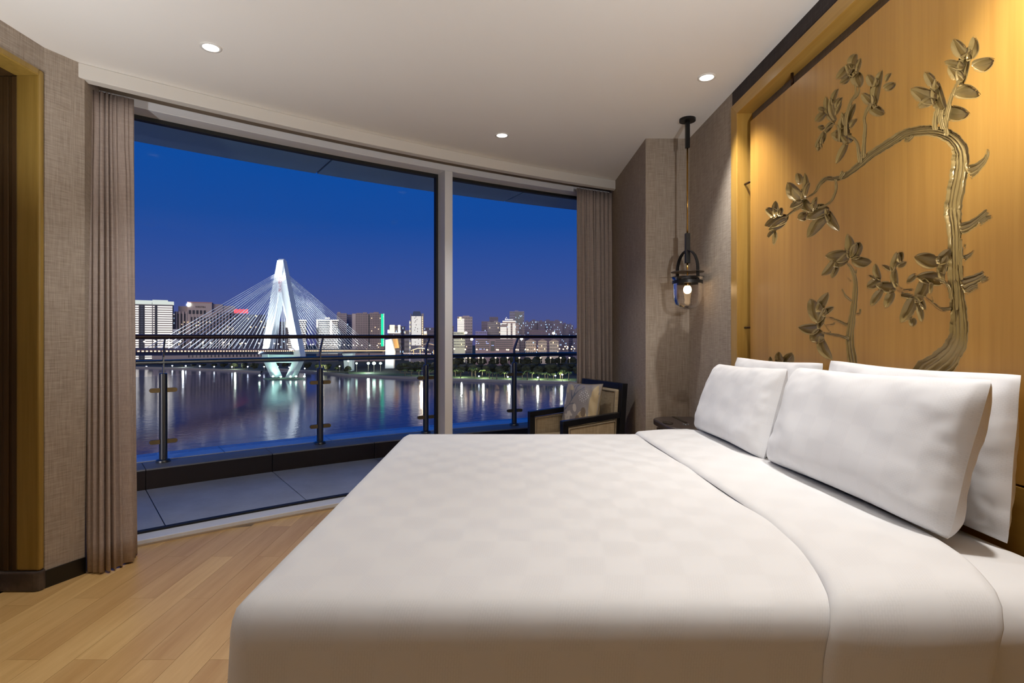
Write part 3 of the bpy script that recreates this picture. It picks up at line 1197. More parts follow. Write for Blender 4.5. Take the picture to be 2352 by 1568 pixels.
pillow('pillow', [(1.20, 2.93, .70), (1.22, 2.14, .695), (1.285, 2.17, 1.10), (1.265, 2.95, 1.095)], .042, 'white pillow at the back by the bedside lamp, its peaked corner showing', 5)
pillow('pillow', [(1.215, 2.12, .69), (1.25, 1.335, .68), (1.285, 1.335, 1.112), (1.27, 2.12, 1.115)], .048, 'white pillow at the back, standing against the panel on the near side', 9)
pillow('pillow', [(1.04, 2.93, .699), (1.045, 2.175, .699), (1.165, 2.215, 1.075), (1.155, 2.92, 1.06)], .075, 'white damask pillow in front, next to the pendant lamp side', 2)
pillow('pillow', [(1.055, 2.16, .699), (1.085, 1.315, .699), (1.16, 1.275, 1.105), (1.165, 2.15, 1.085)], .085, 'large white damask pillow in front, nearest the camera side of bed', 7)

# ------------------------------------------------------------------ bedside table
ns = empty('bedside_table', (1.16, 3.46, 0), 'brown leather topped bedside table under the pendant lamp', 'bedside table')


def stad(x0, x1, y0, y1, r, n=10):
    out = []
    for (cx_, cy_, a0) in ((x1 - .01, y0 + .01, -pi / 2), (x1 - .01, y1 - .01, 0), (x0 + r, y1 - r, pi / 2), (x0 + r, y0 + r, pi)):
        rr = .01 if cx_ > x1 - .02 else r
        for k in range(n + 1):
            t = a0 + pi / 2 * k / n
            out.append((cx_ + rr * cos(t), cy_ + rr * sin(t)))
    return out


nt_ = MB()
nt_.prism(stad(1.0, 1.293, 3.22, 3.72, .12), .615, .655)
nt_.build('table_top', M_leather, ns, smooth=False, bevel=.012, seg=3)
nt_ = MB()
nt_.prism(stad(1.03, 1.29, 3.25, 3.69, .10), .10, .612)
nt_.build('cabinet_body', simple('dark_brown_body', (52, 42, 36), .4), ns, bevel=.006)
nt_ = MB()
nt_.box(1.022, 1.031, 3.30, 3.62, .34, .60)
nt_.build('drawer', simple('dark_drawer', (64, 52, 44), .4), ns, bevel=.004)
nt_ = MB()
nt_.prism(stad(1.06, 1.285, 3.28, 3.66, .08), 0, .10)
nt_.build('plinth', M_black, ns)
nt_ = MB()
for q in ((1.04, 3.43),):
    nt_.prism([(q[0] + .03 * cos(t * .4) * 1.0, q[1] + .055 * sin(t * .4)) for t in range(16)], .655, .659)
nt_.build('control_pad', simple('gloss_black', (10, 10, 10), .12), ns)
nt_ = MB()
nt_.box(1.15, 1.17, 3.45, 3.70, .655, .658)
nt_.build('inlay_strip', simple('gloss_black', (10, 10, 10), .12), ns)
for k in range(3):
    bt = MB()
    bt.lathe([(.009, 0), (.009, .003), (.006, .004), (.0005, .0042)], (1.13 + .022 * (k % 2), 3.36 + .02 * k, .655), 12)
    bt.build('button', M_steel, ns, smooth=True)

# ------------------------------------------------------------------ pendant lamp
PX, PY = 1.17, 3.45
pend = empty('pendant_lamp', (PX, PY, CEIL), 'black and brass pendant lamp with clear glass shade hung over bedside table', 'pendant lamp')


def pz(name, prof, mat, seg=28):
    m_ = MB()
    m_.lathe(prof, (PX, PY, 0), seg)
    return _sm(m_, name, mat)


def _sm(m_, name, mat):
    o = m_.build(name, mat, pend, smooth=True)
    md = o.modifiers.new('sharp', 'EDGE_SPLIT')
    md.split_angle = radians(35)
    return o


pz('canopy', [(.0005, CEIL), (.05, CEIL), (.05, CEIL - .016), (.0005, CEIL - .016)], M_black)
s = MB(); s.box(PX - .0125, PX + .0125, PY - .0125, PY + .0125, 2.395, CEIL - .016); s.build('ceiling_sleeve', M_black, pend, bevel=.002)
s = MB(); s.tube([(PX, PY, 1.80), (PX, PY, 2.40)], .0055, 12); s.build('rod', M_brass, pend, smooth=True)
s = MB(); s.box(PX - .014, PX + .014, PY - .014, PY + .014, 1.665, 1.855); s.build('lower_sleeve', M_black, pend, bevel=.002)
s = MB(); s.tube([(PX, PY, 1.57), (PX, PY, 1.67)], .0055, 12); s.build('stem', M_brass, pend, smooth=True)
# arched strap
s = MB()
dv = Vector((.38, -.925, 0))
sd = Vector((.925, .38, 0))
rows = []
for k in range(25):
    t = -pi / 2 + pi * k / 24
    R0 = .093
    if k == 0 or k == 24:
        pc = Vector((PX, PY, 0)) + dv * (R0 * (1 if k else -1)) + Vector((0, 0, 1.555))
    else:
        pc = Vector((PX, PY, 0)) + dv * (R0 * sin(t)) + Vector((0, 0, 1.62 + .126 * cos(t)))
    outn = (dv * sin(t) + Vector((0, 0, 1)) * cos(t)).normalized() * .002
    rows.append([pc + sd * .011 - outn, pc + sd * .011 + outn, pc - sd * .011 + outn, pc - sd * .011 - outn])
s.grid(rows, True, False, True)
s.build('strap', M_black, pend)
pz('cover_plate', [(.0005, 1.612), (.101, 1.608), (.101, 1.611), (.0005, 1.615)], simple('smoked_plate', (74, 66, 60), .4, .5))
pz('shade_rim', [(.088, 1.556), (.101, 1.574), (.1015, 1.577), (.099, 1.576), (.087, 1.559)], M_black)
pz('band', [(.0915, 1.535), (.0935, 1.535), (.0935, 1.555), (.0915, 1.555), (.0915, 1.535)], M_black)
pz('glass_shade', [(.101, 1.574), (.089, 1.556), (.088, 1.53), (.088, 1.47), (.085, 1.435), (.075, 1.405), (.055, 1.384), (.03, 1.375), (.0005, 1.373)], M_shade, 36)
pz('socket', [(.0005, 1.57), (.017, 1.57), (.018, 1.522), (.0005, 1.521)], M_brass)
bl = MB()
bl.lathe([(.0005, 1.528), (.012, 1.526), (.022, 1.512), (.025, 1.496), (.021, 1.482), (.012, 1.474), (.0005, 1.4715)], (PX, PY, 0), 20)
bl.build('bulb', emit('bulb_glow', (255, 214, 160), 14.0, True), pend, smooth=True)

# ------------------------------------------------------------------ armchair and cushion
CHA = atan2(-.39, -.92)
chair = empty('armchair', (.551, 4.218, 0), 'black framed armchair upholstered in beige weave beside the right curtain', 'armchair', rz=CHA)


def cm(): return MB()


def cb(name, mat, boxes, bevel=.004, smooth=False, seg=2):
    m_ = MB()
    for b_ in boxes:
        m_.box(*b_)
    return local(m_.build(name, mat, chair, smooth=smooth, bevel=bevel, seg=seg))


hw = .29
for sgn in (1, -1):
    y0, y1 = (hw - .045, hw) if sgn > 0 else (-hw, -hw + .045)
    m_ = MB()     # arm: front post, sloping top rail, lower rail
    m_.box(.215, .26, y0, y1, 0, .575)
    m_.hexa([(-.225, y0, .597), (.26, y0, .555), (.26, y1, .555), (-.225, y1, .597), (-.225, y0, .637), (.26, y0, .600), (.26, y1, .600), (-.225, y1, .637)])
    m_.box(-.20, .215, y0, y1, .18, .22)
    local(m_.build('arm_frame', M_dukewood, chair, bevel=.003))
    m_ = MB()
    m_.hexa([(-.195, y0 + .008, .222), (.213, y0 + .008, .222), (.213, y1 - .008, .222), (-.195, y1 - .008, .222),
             (-.195, y0 + .008, .586), (.213, y0 + .008, .553), (.213, y1 - .008, .553), (-.195, y1 - .008, .586)])
    local(m_.build('arm_panel', M_beige, chair, bevel=.012, seg=3))
    pw = MB()
    for yy in (y0 + .006, y1 - .006):
        pw.tube([(-.18, yy, .24), (.197, yy, .24), (.197, yy, .540), (-.18, yy, .572), (-.18, yy, .24)], .0035, 6)
    local(pw.build('piping', simple('dark_piping', (112, 98, 80), .9), chair, smooth=True))
    cb('rear_leg', M_dukewood, [(-.24, -.20, y0, y1, 0, .2)])
lean = .05


def bk(x, y, z): return (x - lean * (z - .2) / .65, y, z)


m_ = MB()
for (ya, yb) in ((hw - .045, hw), (-hw, -hw + .045)):
    m_.hexa([bk(-.197, ya, .2), bk(-.243, ya, .2), bk(-.243, yb, .2), bk(-.197, yb, .2), bk(-.197, ya, .85), bk(-.243, ya, .85), bk(-.243, yb, .85), bk(-.197, yb, .85)])
m_.hexa([bk(-.197, -hw + .045, .805), bk(-.243, -hw + .045, .805), bk(-.243, hw - .045, .805), bk(-.197, hw - .045, .805),
         bk(-.197, -hw + .045, .85), bk(-.243, -hw + .045, .85), bk(-.243, hw - .045, .85), bk(-.197, hw - .045, .85)])
local(m_.build('back_frame', M_dukewood, chair, bevel=.003))
m_ = MB()
m_.hexa([bk(-.18, -hw + .047, .30), bk(-.238, -hw + .047, .30), bk(-.238, hw - .047, .30), bk(-.18, hw - .047, .30),
         bk(-.18, -hw + .047, .803), bk(-.238, -hw + .047, .803), bk(-.238, hw - .047, .803), bk(-.18, hw - .047, .803)])
local(m_.build('backrest', M_beige, chair, bevel=.018, seg=4))
pw = MB()
loop = [bk(-.178, -hw + .066, .40), bk(-.178, -hw + .066, .786), bk(-.178, hw - .066, .786), bk(-.178, hw - .066, .40)]
pw.tube(loop, .0045, 6)
local(pw.build('piping', simple('dark_piping', (112, 98, 80), .9), chair, smooth=True))
cb('seat', M_beige, [(-.178, .25, -hw + .048, hw - .048, .30, .43)], .03, False, 4)
cb('seat_rail', M_dukewood, [(-.19, .235, -hw + .045, hw - .045, .22, .298)])

# cushion with a printed blossom branch (colour per vertex)
def cushion_obj():
    N = 96
    Wc = .41
    rows, cols = [], []
    rnd = random.Random(4)

    def seg_d(px, py, a, b_):
        ax, ay = a; bx, by = b_
        t = max(0, min(1, ((px - ax) * (bx - ax) + (py - ay) * (by - ay)) / ((bx - ax) ** 2 + (by - ay) ** 2 + 1e-9)))
        return sqrt((px - ax - t * (bx - ax)) ** 2 + (py - ay - t * (by - ay)) ** 2)
    stems = [[(.05, .20), (.12, .42), (.22, .48)], [(.15, .45), (.30, .55), (.40, .72), (.42, 1.0)], [(.36, .66), (.30, .85), (.33, .95)], [(.40, .72), (.52, .85), (.62, .92)],
             [(.30, .55), (.42, .58), (.48, .48)]]
    petals = [(.10, .62, .035, .10, .5, 'w'), (.14, .66, .03, .09, .1, 'w'), (.07, .60, .03, .08, .9, 'w'),
              (.30, .36, .035, .10, 2.4, 'c'), (.34, .26, .04, .11, 3.0, 'c'), (.25, .28, .035, .10, 3.6, 'c'), (.36, .38, .03, .09, 1.2, 'c'), (.48, .50, .05, .08, .5, 'c'),
              (.72, .36, .12, .10, .0, 'g'), (.80, .22, .13, .12, .4, 'g'), (.66, .20, .10, .09, .9, 'b'), (.74, .44, .07, .09, .2, 'b'), (.60, .30, .06, .07, 0, 'b'),
              (.22, .90, .05, .13, 1.2, 't'), (.12, .86, .05, .12, .8, 't'), (.93, .60, .07, .38, 0, 'g2'), (.95, .15, .05, .2, 0, 'g2'), (.04, .06, .06, .07, 0, 'b')]
    cw = {'w': (222, 220, 214), 'c': (214, 204, 186), 'g': (192, 168, 122), 'b': (134, 116, 90), 't': (190, 174, 140), 'g2': (196, 174, 134)}
    base = (158, 150, 142)

    def colour(u, v_):
        col = base
        for P in stems:
            for a, b_ in zip(P, P[1:]):
                if seg_d(u, v_, a, b_) < .012 + .004 * sin(20 * v_):
                    col = (104, 110, 118)
        for (x, y, a, b_, r, k) in petals:
            dx, dy = u - x, v_ - y
            ca, sa = cos(r), sin(r)
            e1, e2 = (dx * ca + dy * sa) / a, (-dx * sa + dy * ca) / b_
            if e1 * e1 + e2 * e2 < 1:
                col = cw[k]
                if k == 'g' and .78 < e1 * e1 + e2 * e2: col = (222, 204, 166)
        gx, gy = u * 32, v_ * 30
        if .55 < u < .82 and .62 < v_ < .86 and ((u - .685) / .13) ** 2 + ((v_ - .74) / .12) ** 2 < 1:
            if (gx % 1.6) < .75 and ((gy + (int(gx / 1.6) % 2) * .7) % 1.5) < .8: col = (226, 224, 218)
        return lin(*col)
    mb = MB()
    cl = []
    for side in (1, -1):
        rows = []
        for i_ in range(N + 1):
            row = []
            for j_ in range(N + 1):
                u, v_ = j_ / N, i_ / N
                uu, vv = 2 * u - 1, 2 * v_ - 1
                pu = uu * (1 - .07 * (1 - vv * vv) * abs(uu) ** 2)
                pv = vv * (1 - .07 * (1 - uu * uu) * abs(vv) ** 2)
                g = max(0, 1 - uu ** 4) ** .6 * max(0, 1 - vv ** 4) ** .6
                th = .062 * g + .003 * (1 - g) * g * 4 * sin(30 * u + 22 * v_)
                row.append((side * th, pu * Wc / 2, pv * Wc / 2))
                cl.append(colour(u, v_) if side > 0 else lin(190, 172, 136))
            rows.append(row)
        mb.grid(rows)
    m, n, l, p = new_mat('blossom_print_satin')
    at = n.new('ShaderNodeAttribute')
    at.attribute_name = 'print'
    l.new(at.outputs['Color'], p.inputs['Base Color'])
    p.inputs['Roughness'].default_value = .42
    cu = mb.build('cushion', m, smooth=True)
    ca_ = cu.data.color_attributes.new('print', 'FLOAT_COLOR', 'POINT')
    for k, c_ in enumerate(cl):
        ca_.data[k].color = c_
    # piped seam
    pr = MB()
    loop = []
    for k in range(81):
        t = k / 80 * 4
        s_, f_ = int(t) % 4, t - int(t)
        uu, vv = [(2 * f_ - 1, -1), (1, 2 * f_ - 1), (1 - 2 * f_, 1), (-1, 1 - 2 * f_)][s_]
        pu = uu * (1 - .07 * (1 - vv * vv) * abs(uu) ** 2)
        pv = vv * (1 - .07 * (1 - uu * uu) * abs(vv) ** 2)
        loop.append((0, pu * Wc / 2, pv * Wc / 2))
    pr.tube(loop, .005, 8)
    so = pr.build('seam_piping', simple('taupe_piping', (150, 138, 120), .6), None, smooth=True)
    so.parent = cu
    return cu


cu = cushion_obj()
cu.matrix_basis = (Matrix.Translation((.551, 4.218, 0)) @ Matrix.Rotation(CHA, 4, 'Z') @ Matrix.Translation((-.07, -.008, .637)) @
                   Matrix.Rotation(radians(-12), 4, 'Y') @ Matrix.Rotation(radians(8), 4, 'Z') @ Matrix.Rotation(radians(3), 4, 'X'))
tag(cu, 'square satin cushion printed with blossom branches on the armchair', 'cushion')
#PART2
def text_mesh(name, fc):
    """A lettering curve turned into a plain mesh object."""
    t = bpy.data.objects.new(name + '_curve', fc)
    COL.objects.link(t)
    me = bpy.data.meshes.new_from_object(t.evaluated_get(bpy.context.evaluated_depsgraph_get()))
    me.name = name
    bpy.data.objects.remove(t)
    o_ = bpy.data.objects.new(name, me)
    COL.objects.link(o_)
    return o_


ONES = ['', 'first', 'second', 'third', 'fourth', 'fifth', 'sixth', 'seventh', 'eighth', 'ninth', 'tenth', 'eleventh', 'twelfth', 'thirteenth', 'fourteenth',
        'fifteenth', 'sixteenth', 'seventeenth', 'eighteenth', 'nineteenth']


def nth(k):
    if k < 20: return ONES[k]
    tens = {2: 'twent', 3: 'thirt', 4: 'fort'}[k // 10]
    return tens + 'ieth' if k % 10 == 0 else tens + 'y-' + ONES[k % 10]


# ================================================================== balcony
bf = MB()
bf.arc(15.44, 17.3, PHI_L + .02, PHI_R - .04, -.28, -.03)
balc = tag(bf.build('balcony_floor', simple('slab_concrete', (90, 90, 88), .9)), kind='structure')
ph0 = atan2(on_z(626, 1083, 0).y - CC[1], on_z(626, 1083, 0).x - CC[0])
DPH = .0569
for k in range(-7, 6):
    a0, a1 = ph0 - k * DPH, ph0 - (k + 1) * DPH
    if a0 > PHI_L + .05 or a1 < PHI_R - .02:
        continue
    for (r0, r1) in ((15.445, 16.60),):
        t = MB()
        t.arc(r0, r1, a0 - .0002, a1 + .0002, -.03, 0, .06)
        t.build('tile', M_baltile, balc)
    t = MB()
    t.arc(16.602, 16.665, a0 - .00015, a1 + .00015, -.03, .148, .03)
    t.build('curb_tile', M_darktile, balc)
    t = MB()
    t.arc(16.60, 16.90, a0 - .00015, a1 + .00015, .149, .160, .03)
    t.build('ledge_stone', M_curbstone, balc)
    t = MB()
    t.arc(16.902, 17.24, a0 - .0002 + .02, a1 + .0002 + .02, .05, .166, .03)
    t.build('ledge_capping', M_alu, balc)
c = MB()
c.arc(16.666, 17.2, PHI_L + .02, PHI_R - .04, -.03, .148)
c.build('curb_core', simple('slab_concrete', (90, 90, 88), .9), balc)
sf = MB()
sf.arc(15.44, 16.62, PHI_L + .03, PHI_R - .06, 2.735, 2.95)
soff = tag(sf.build('ceiling_balcony', simple('slab_concrete', (90, 90, 88), .9)), kind='structure')
j0 = on_R(735, 16.5)
j1 = on_R(1170, 16.5)
dj = (j0 - j1)
for k in range(-3, 4):
    a0, a1 = j0 - k * dj, j0 - (k + 1) * dj
    if a0 > PHI_L + dj or a1 < PHI_R - dj: continue
    t = MB()
    t.arc(15.63, 16.62, a0 - .0005, a1 + .0005, 2.722, 2.734, .02)
    t.build('soffit_panel', M_soffit, soff)

RR = 16.82
rail = empty('balcony_railing', pol(RR, on_R(735, RR), .16), 'curved steel and glass balcony railing with wooden handrail before river', 'railing')
ph = [on_R(px, RR) for px in (375, 735, 978, 1181)]
ph = [2 * ph[0] - ph[1]] + ph + [2 * ph[3] - ph[2], 3 * ph[3] - 2 * ph[2]]
for i, a in enumerate(ph):
    e_r = Vector((cos(a), sin(a), 0))
    e_t = Vector((-sin(a), cos(a), 0))
    b0 = pol(RR, a, 0)
    p = MB()
    p.lathe([(.031, .166), (.031, .893), (.024, .897), (.0005, .897)], (b0.x, b0.y, 0), 20)
    post = p.build('post', M_steel, rail, smooth=True)
    post.modifiers.new('sharp', 'EDGE_SPLIT').split_angle = radians(40)
    p = MB()
    p.lathe([(.0005, .186), (.033, .186), (.052, .180), (.055, .172), (.055, .160)], (b0.x, b0.y, 0), 24)
    p.build('base_flange', M_steel, post, smooth=True)
    p = MB()      # flat bar rising to the rails, bent inward under the handrail
    rows = []
    for (z, d) in ((.88, 0), (.95, 0), (1.03, 0), (1.06, -.006), (1.09, -.022), (1.188, -.10)):
        c0 = pol(RR + d, a, z)
        n_ = .022 if z < 1.1 else .018
        rows.append([c0 + e_r * n_ + e_t * .005, c0 - e_r * n_ + e_t * .005, c0 - e_r * n_ - e_t * .005, c0 + e_r * n_ - e_t * .005])
    p.grid(rows, True, False, True)
    p.build('support_bar', M_steel, post)
    for z in (.757, .332):
        for sg in (-1, 1):
            cp = MB()
            rows = []
            cpoly = [(.026, -.018), (.082, -.018)] + [(.082 + .018 * cos(t), .018 * sin(t)) for t in [(-pi / 2 + pi * q / 8) for q in range(1, 8)]] + [(.082, .018), (.026, .018)]
            for rr in (-.012, .012):
                rows.append([b0 + e_t * (sg * u) + Vector((0, 0, z + v_)) - e_r * .012 + e_r * rr for u, v_ in cpoly])
            cp.grid(rows, True, False, True)
            cp.build('glass_clamp', M_clamp, post)
    if i + 1 < len(ph):
        g = MB()
        g.arc(RR - .005, RR + .005, a - .045 / RR, ph[i + 1] + .045 / RR, .22, .872, .02)
        g.build('glass_panel', M_balglass, rail)


def rail_tube(R, z, rad, mat, name, flat=1.0):
    m_ = MB()
    rows = []
    n = 60
    for k in range(n + 1):
        a = ph[0] + .02 + (ph[-1] - ph[0] - .04) * k / n
        rows.append([pol(R + rad * cos(2 * pi * j / 12), a, z + rad * flat * sin(2 * pi * j / 12)) for j in range(12)])
    m_.grid(rows, True, False, True)
    m_.build(name, mat, rail, smooth=True)


rail_tube(RR - .10, 1.2, .026, M_handrail, 'handrail', .72)
rail_tube(RR, .987, .024, M_steel, 'lower_rail', .95)

# ================================================================== river, far shore, bridge, city
ZW = H - 38.0
MW, n, l, p = new_mat('river_water')
p.inputs['Base Color'].default_value = lin(80, 80, 108)
p.inputs['Roughness'].default_value = .10
p.inputs['IOR'].default_value = 1.33
v = coords(n, l, (1, 1, 1))
f1 = noise_tex(n, l, v, .35, 4, .6)
f2 = noise_tex(n, l, v, .06, 3, .5)
ad = n.new('ShaderNodeMath'); ad.operation = 'ADD'
l.new(f1, ad.inputs[0]); l.new(f2, ad.inputs[1])
bump(n, l, ad.outputs[0], p, .12, .5)
wt = MB()
wt.quad((-1500, 6, ZW), (1500, 6, ZW), (1500, 1400, ZW), (-1500, 1400, ZW))
tag(wt.build('water', MW), kind='structure')

M_ground = simple('bank_ground', (62, 66, 48), .95)
M_quay = simple('quay_stone', (150, 144, 132), .9)
shore_px = [(-150, 838), (60, 840), (313, 845), (480, 850), (600, 856), (640, 849), (720, 856), (800, 864), (900, 868), (1000, 873), (1150, 878), (1250, 880), (1330, 882), (1500, 886), (1900, 890)]
shore = [on_z(x, y, ZW) for x, y in shore_px]
sh = MB()
far = [(p_.x / p_.y * 1900, 1900) for p_ in shore]
poly = [(p_.x, p_.y) for p_ in shore]
for i in range(len(poly) - 1):
    (ax, ay), (bx, by) = poly[i], poly[i + 1]
    (cx_, cy_), (dx_, dy_) = far[i + 1], far[i]
    sh.quad((ax, ay, ZW + 1.6), (bx, by, ZW + 1.6), (cx_, cy_, ZW + 8), (dx_, dy_, ZW + 8))
land = tag(sh.build('ground', M_ground), kind='structure')
qy = MB()
for i in range(len(poly) - 1):
    (ax, ay), (bx, by) = poly[i], poly[i + 1]
    qy.hexa([(ax, ay - 1.5, ZW - 1), (bx, by - 1.5, ZW - 1), (bx, by + 3, ZW - 1), (ax, ay + 3, ZW - 1),
             (ax, ay - 1.5, ZW + 1.9), (bx, by - 1.5, ZW + 1.9), (bx, by + 3, ZW + 1.9), (ax, ay + 3, ZW + 1.9)])
qy.build('quay_wall', M_quay, land)
ls = MB()           # lawn strip behind the quay on the right bank
for i in range(7, len(poly) - 1):
    (ax, ay), (bx, by) = poly[i], poly[i + 1]
    ls.quad((ax, ay + 4, ZW + 2.0), (bx, by + 4, ZW + 2.0), (bx * 1.07, by + 32, ZW + 2.2), (ax * 1.07, ay + 32, ZW + 2.2))
ls.build('lawn', simple('lawn_green', (74, 96, 44), .95), land)


def shore_y(px):
    for (x0, y0), (x1, y1) in zip(shore_px, shore_px[1:]):
        if x0 <= px <= x1:
            yy = y0 + (y1 - y0) * (px - x0) / (x1 - x0)
            return F * (H - ZW) / (yy - CY)
    return 480.0


# ---------------------------------------------------------------- bridge
TB = radians(78)
U = Vector((cos(TB), sin(TB), 0))          # along the deck
V = Vector((sin(TB), -cos(TB), 0))         # across it
TY = 490.0
T0 = Vector(((652 - CX) / F * TY, TY, 0))
M_white = simple('white_concrete', (214, 222, 222), .8)
M_deck = simple('deck_concrete', (120, 118, 126), .8)
M_cable = simple('white_cable', (225, 230, 232), .6)
bridge = empty('suspension_bridge', (T0.x, T0.y, ZW), 'white floodlit cable stayed bridge with A shaped tower over the river', 'bridge')


def bp(u, w_, z): return T0 + U * u + V * w_ + Vector((0, 0, z))


def zy(py): return H - (py - CY) / F * TY
S_ = 1 / (F / TY * .92)                     # metres per pixel across the tower


def lean_w(z): return -2.0 * smoothstep(ZW, zy(597), z)


def leg_part(mb, quads):                    # quads: (w0, w1, half thickness, z) rings
    rows = []
    for (w0, w1, t, z) in quads:
        o_ = lean_w(z)
        rows.append([bp(-t, w0 + o_, z), bp(-t, w1 + o_, z), bp(t, w1 + o_, z), bp(t, w0 + o_, z)])
    mb.grid(rows, True, False, True)


zt, za, zd, zb0, zb1 = zy(598), zy(679), zy(812), zy(822), zy(866)
out_, inn = 45 * S_, 30 * S_
tw = MB()
for sg in (-1, 1):
    a_ = [(sg * inn, sg * out_, 4.2, zd), (sg * .5, sg * 21.5 * S_, 3.7, za)]
    leg_part(tw, [(min(q[0], q[1]), max(q[0], q[1]), q[2], q[3]) for q in a_])
    a_ = [(sg * 10 * S_, sg * 24 * S_, 4.2, zb1), (sg * inn, sg * out_, 4.2, zb0), (sg * inn, sg * out_, 4.2, zd)]
    leg_part(tw, [(min(q[0], q[1]), max(q[0], q[1]), q[2], q[3]) for q in a_])
leg_part(tw, [(-21.5 * S_, 21.5 * S_, 3.7, za), (-7 * S_, 7 * S_, 2.6, zt)])
tw.build('tower', M_white, bridge)
cbm = MB()
leg_part(cbm, [(-inn, inn, 3.4, zy(832)), (-inn, inn, 3.4, zy(814))])
cbm.build('cross_beam', M_white, bridge)
cp = MB()
leg_part(cp, [(-7 * S_, 7 * S_, 1.4, zt), (-6 * S_, 6 * S_, 1.2, zt + 1.2)])
cp.build('tower_cap', M_white, bridge)


def deck_z(u):
    Y = TY + u * U.y
    return H - 31.0 * Y / F


us = [-230 + 12 * k for k in range(36)]
for nm, w0, w1, dz0, dz1, mt_ in (('deck_slab', -13.5, 13.5, -1.0, 0, M_deck), ('box_girder', -9, 9, -3.4, -1.0, simple('girder_blue_grey', (104, 112, 140), .7)),
                                  ('parapet', 13.0, 13.5, 0, 1.2, M_deck), ('parapet', -13.5, -13.0, 0, 1.2, M_deck)):
    d_ = MB()
    d_.grid([[bp(u, w0, deck_z(u) + dz0), bp(u, w1, deck_z(u) + dz0), bp(u, w1, deck_z(u) + dz1), bp(u, w0, deck_z(u) + dz1)] for u in us], True, False, True)
    d_.build(nm, mt_, bridge)
lm = emit('edge_lamp_glow', (255, 196, 130), 6.0)
de = None
for u in range(-222, 190, 3):               # small lamps along the near deck edge
    if de is None:
        m_ = MB()
        m_.box(-.55, .55, -.12, .12, -.28, .28)
        de = m_.build('edge_lamp', lm)
        o = de
    else:
        o = de.copy(); COL.objects.link(o)
    q = bp(u, 13.72, deck_z(u) - .6)
    o.parent = bridge
    o.matrix_parent_inverse = bridge.matrix_basis.inverted()
    o.matrix_basis = Matrix.Translation(q) @ Matrix.Rotation(TB, 4, 'Z')
NCAB = 21
zc0, zc1 = zy(626), zy(676)
for side in (-1, 1):
    for wp in (-1, 1):
        for k in range(NCAB):
            t = k / (NCAB - 1)
            ztop = zc0 + (zc1 - zc0) * t
            ue = side * ((137 if side < 0 else 168) * (1 - t) + 15 * t)
            wt_ = wp * 2.2 + lean_w(ztop)
            cbm = MB()
            cbm.tube([bp(side * 3.0, wt_, ztop), bp(ue, wp * 11.5, deck_z(ue))], .17, 6)
            cbm.build('stay_cable', M_cable, bridge)
isl = MB()
ic = bp(0, 0, 0)
isl.lathe([(0.5, .8), (16, .8), (17.5, .2), (18, -1)], (0, 0, 0), 40)
o = isl.build('island', simple('island_stone', (120, 132, 110), .95), bridge)
o.matrix_basis = Matrix.Translation((ic.x, ic.y, ZW)) @ Matrix.Rotation(TB, 4, 'Z') @ Matrix.Diagonal((.55, 1.15, 1, 1))
o.matrix_parent_inverse = bridge.matrix_basis.inverted()
for k, ch in enumerate('世纪大桥'):
    fc = bpy.data.curves.new('character', 'FONT')
    fc.body = ch
    fc.size = 3.7
    fc.align_x = 'CENTER'
    fc.align_y = 'CENTER'
    fc.extrude = .12
    fc.materials.append(simple('red_lettering', (150, 44, 52), .5))
    o = text_mesh('character', fc)
    zc = zy(641.5 + 8.9 * k)
    th = 2.6 + (3.7 - 2.6) * (zt - zc) / (zt - za)
    q = bp(-th - .2, lean_w(zc) + .4, zc)
    o.parent = bridge
    o.matrix_parent_inverse = bridge.matrix_basis.inverted()
    o.matrix_basis = Matrix.Translation(q) @ Matrix.Rotation(TB - pi / 2, 4, 'Z') @ Matrix.Rotation(pi / 2, 4, 'X')

# ---------------------------------------------------------------- lamps outdoors
LW = emit('lamp_white', (255, 240, 214), 8.0)
LO = emit('lamp_orange', (255, 206, 150), 9.0)
LC = emit('lamp_cool', (232, 240, 255), 9.0)
LG = emit('lamp_green_white', (214, 255, 226), 14.0)
M_pole = simple('lamp_pole', (170, 160, 148), .6)
protos = {}


def lamp(pos, h, r, mat, name, label, cat, group):
    key = (round(h, 1), r, mat.name)
    g0 = Vector(pos)
    if key not in protos:
        e = empty(name, (0, 0, 0), label, cat, group)
        m_ = MB(); m_.tube([(0, 0, 0), (0, 0, h)], .16, 6); local(m_.build('pole', M_pole, e))
        m_ = MB(); m_.lathe([(.001, r * .8), (r * .7, r * .55), (r, 0), (r * .7, -r * .55), (.001, -r * .8)], (0, 0, h), 10); local(m_.build('lamp_head', mat, e, smooth=True))
        kids_index()
        protos[key] = e
        o = e
    else:
        o = copy_tree(protos[key])
    o.name = name
    o.location = g0
    tag(o, label, cat, group)
    return o


def head_at(px, py, Y, h, r, mat, name, label, cat, group):
    q = on_y(px, py, Y)
    return lamp((q.x, q.y, q.z - h), h, r, mat, name, label, cat, group)


cnt = {}


def rank(key):
    cnt[key] = cnt.get(key, 0) + 1
    return nth(cnt[key])


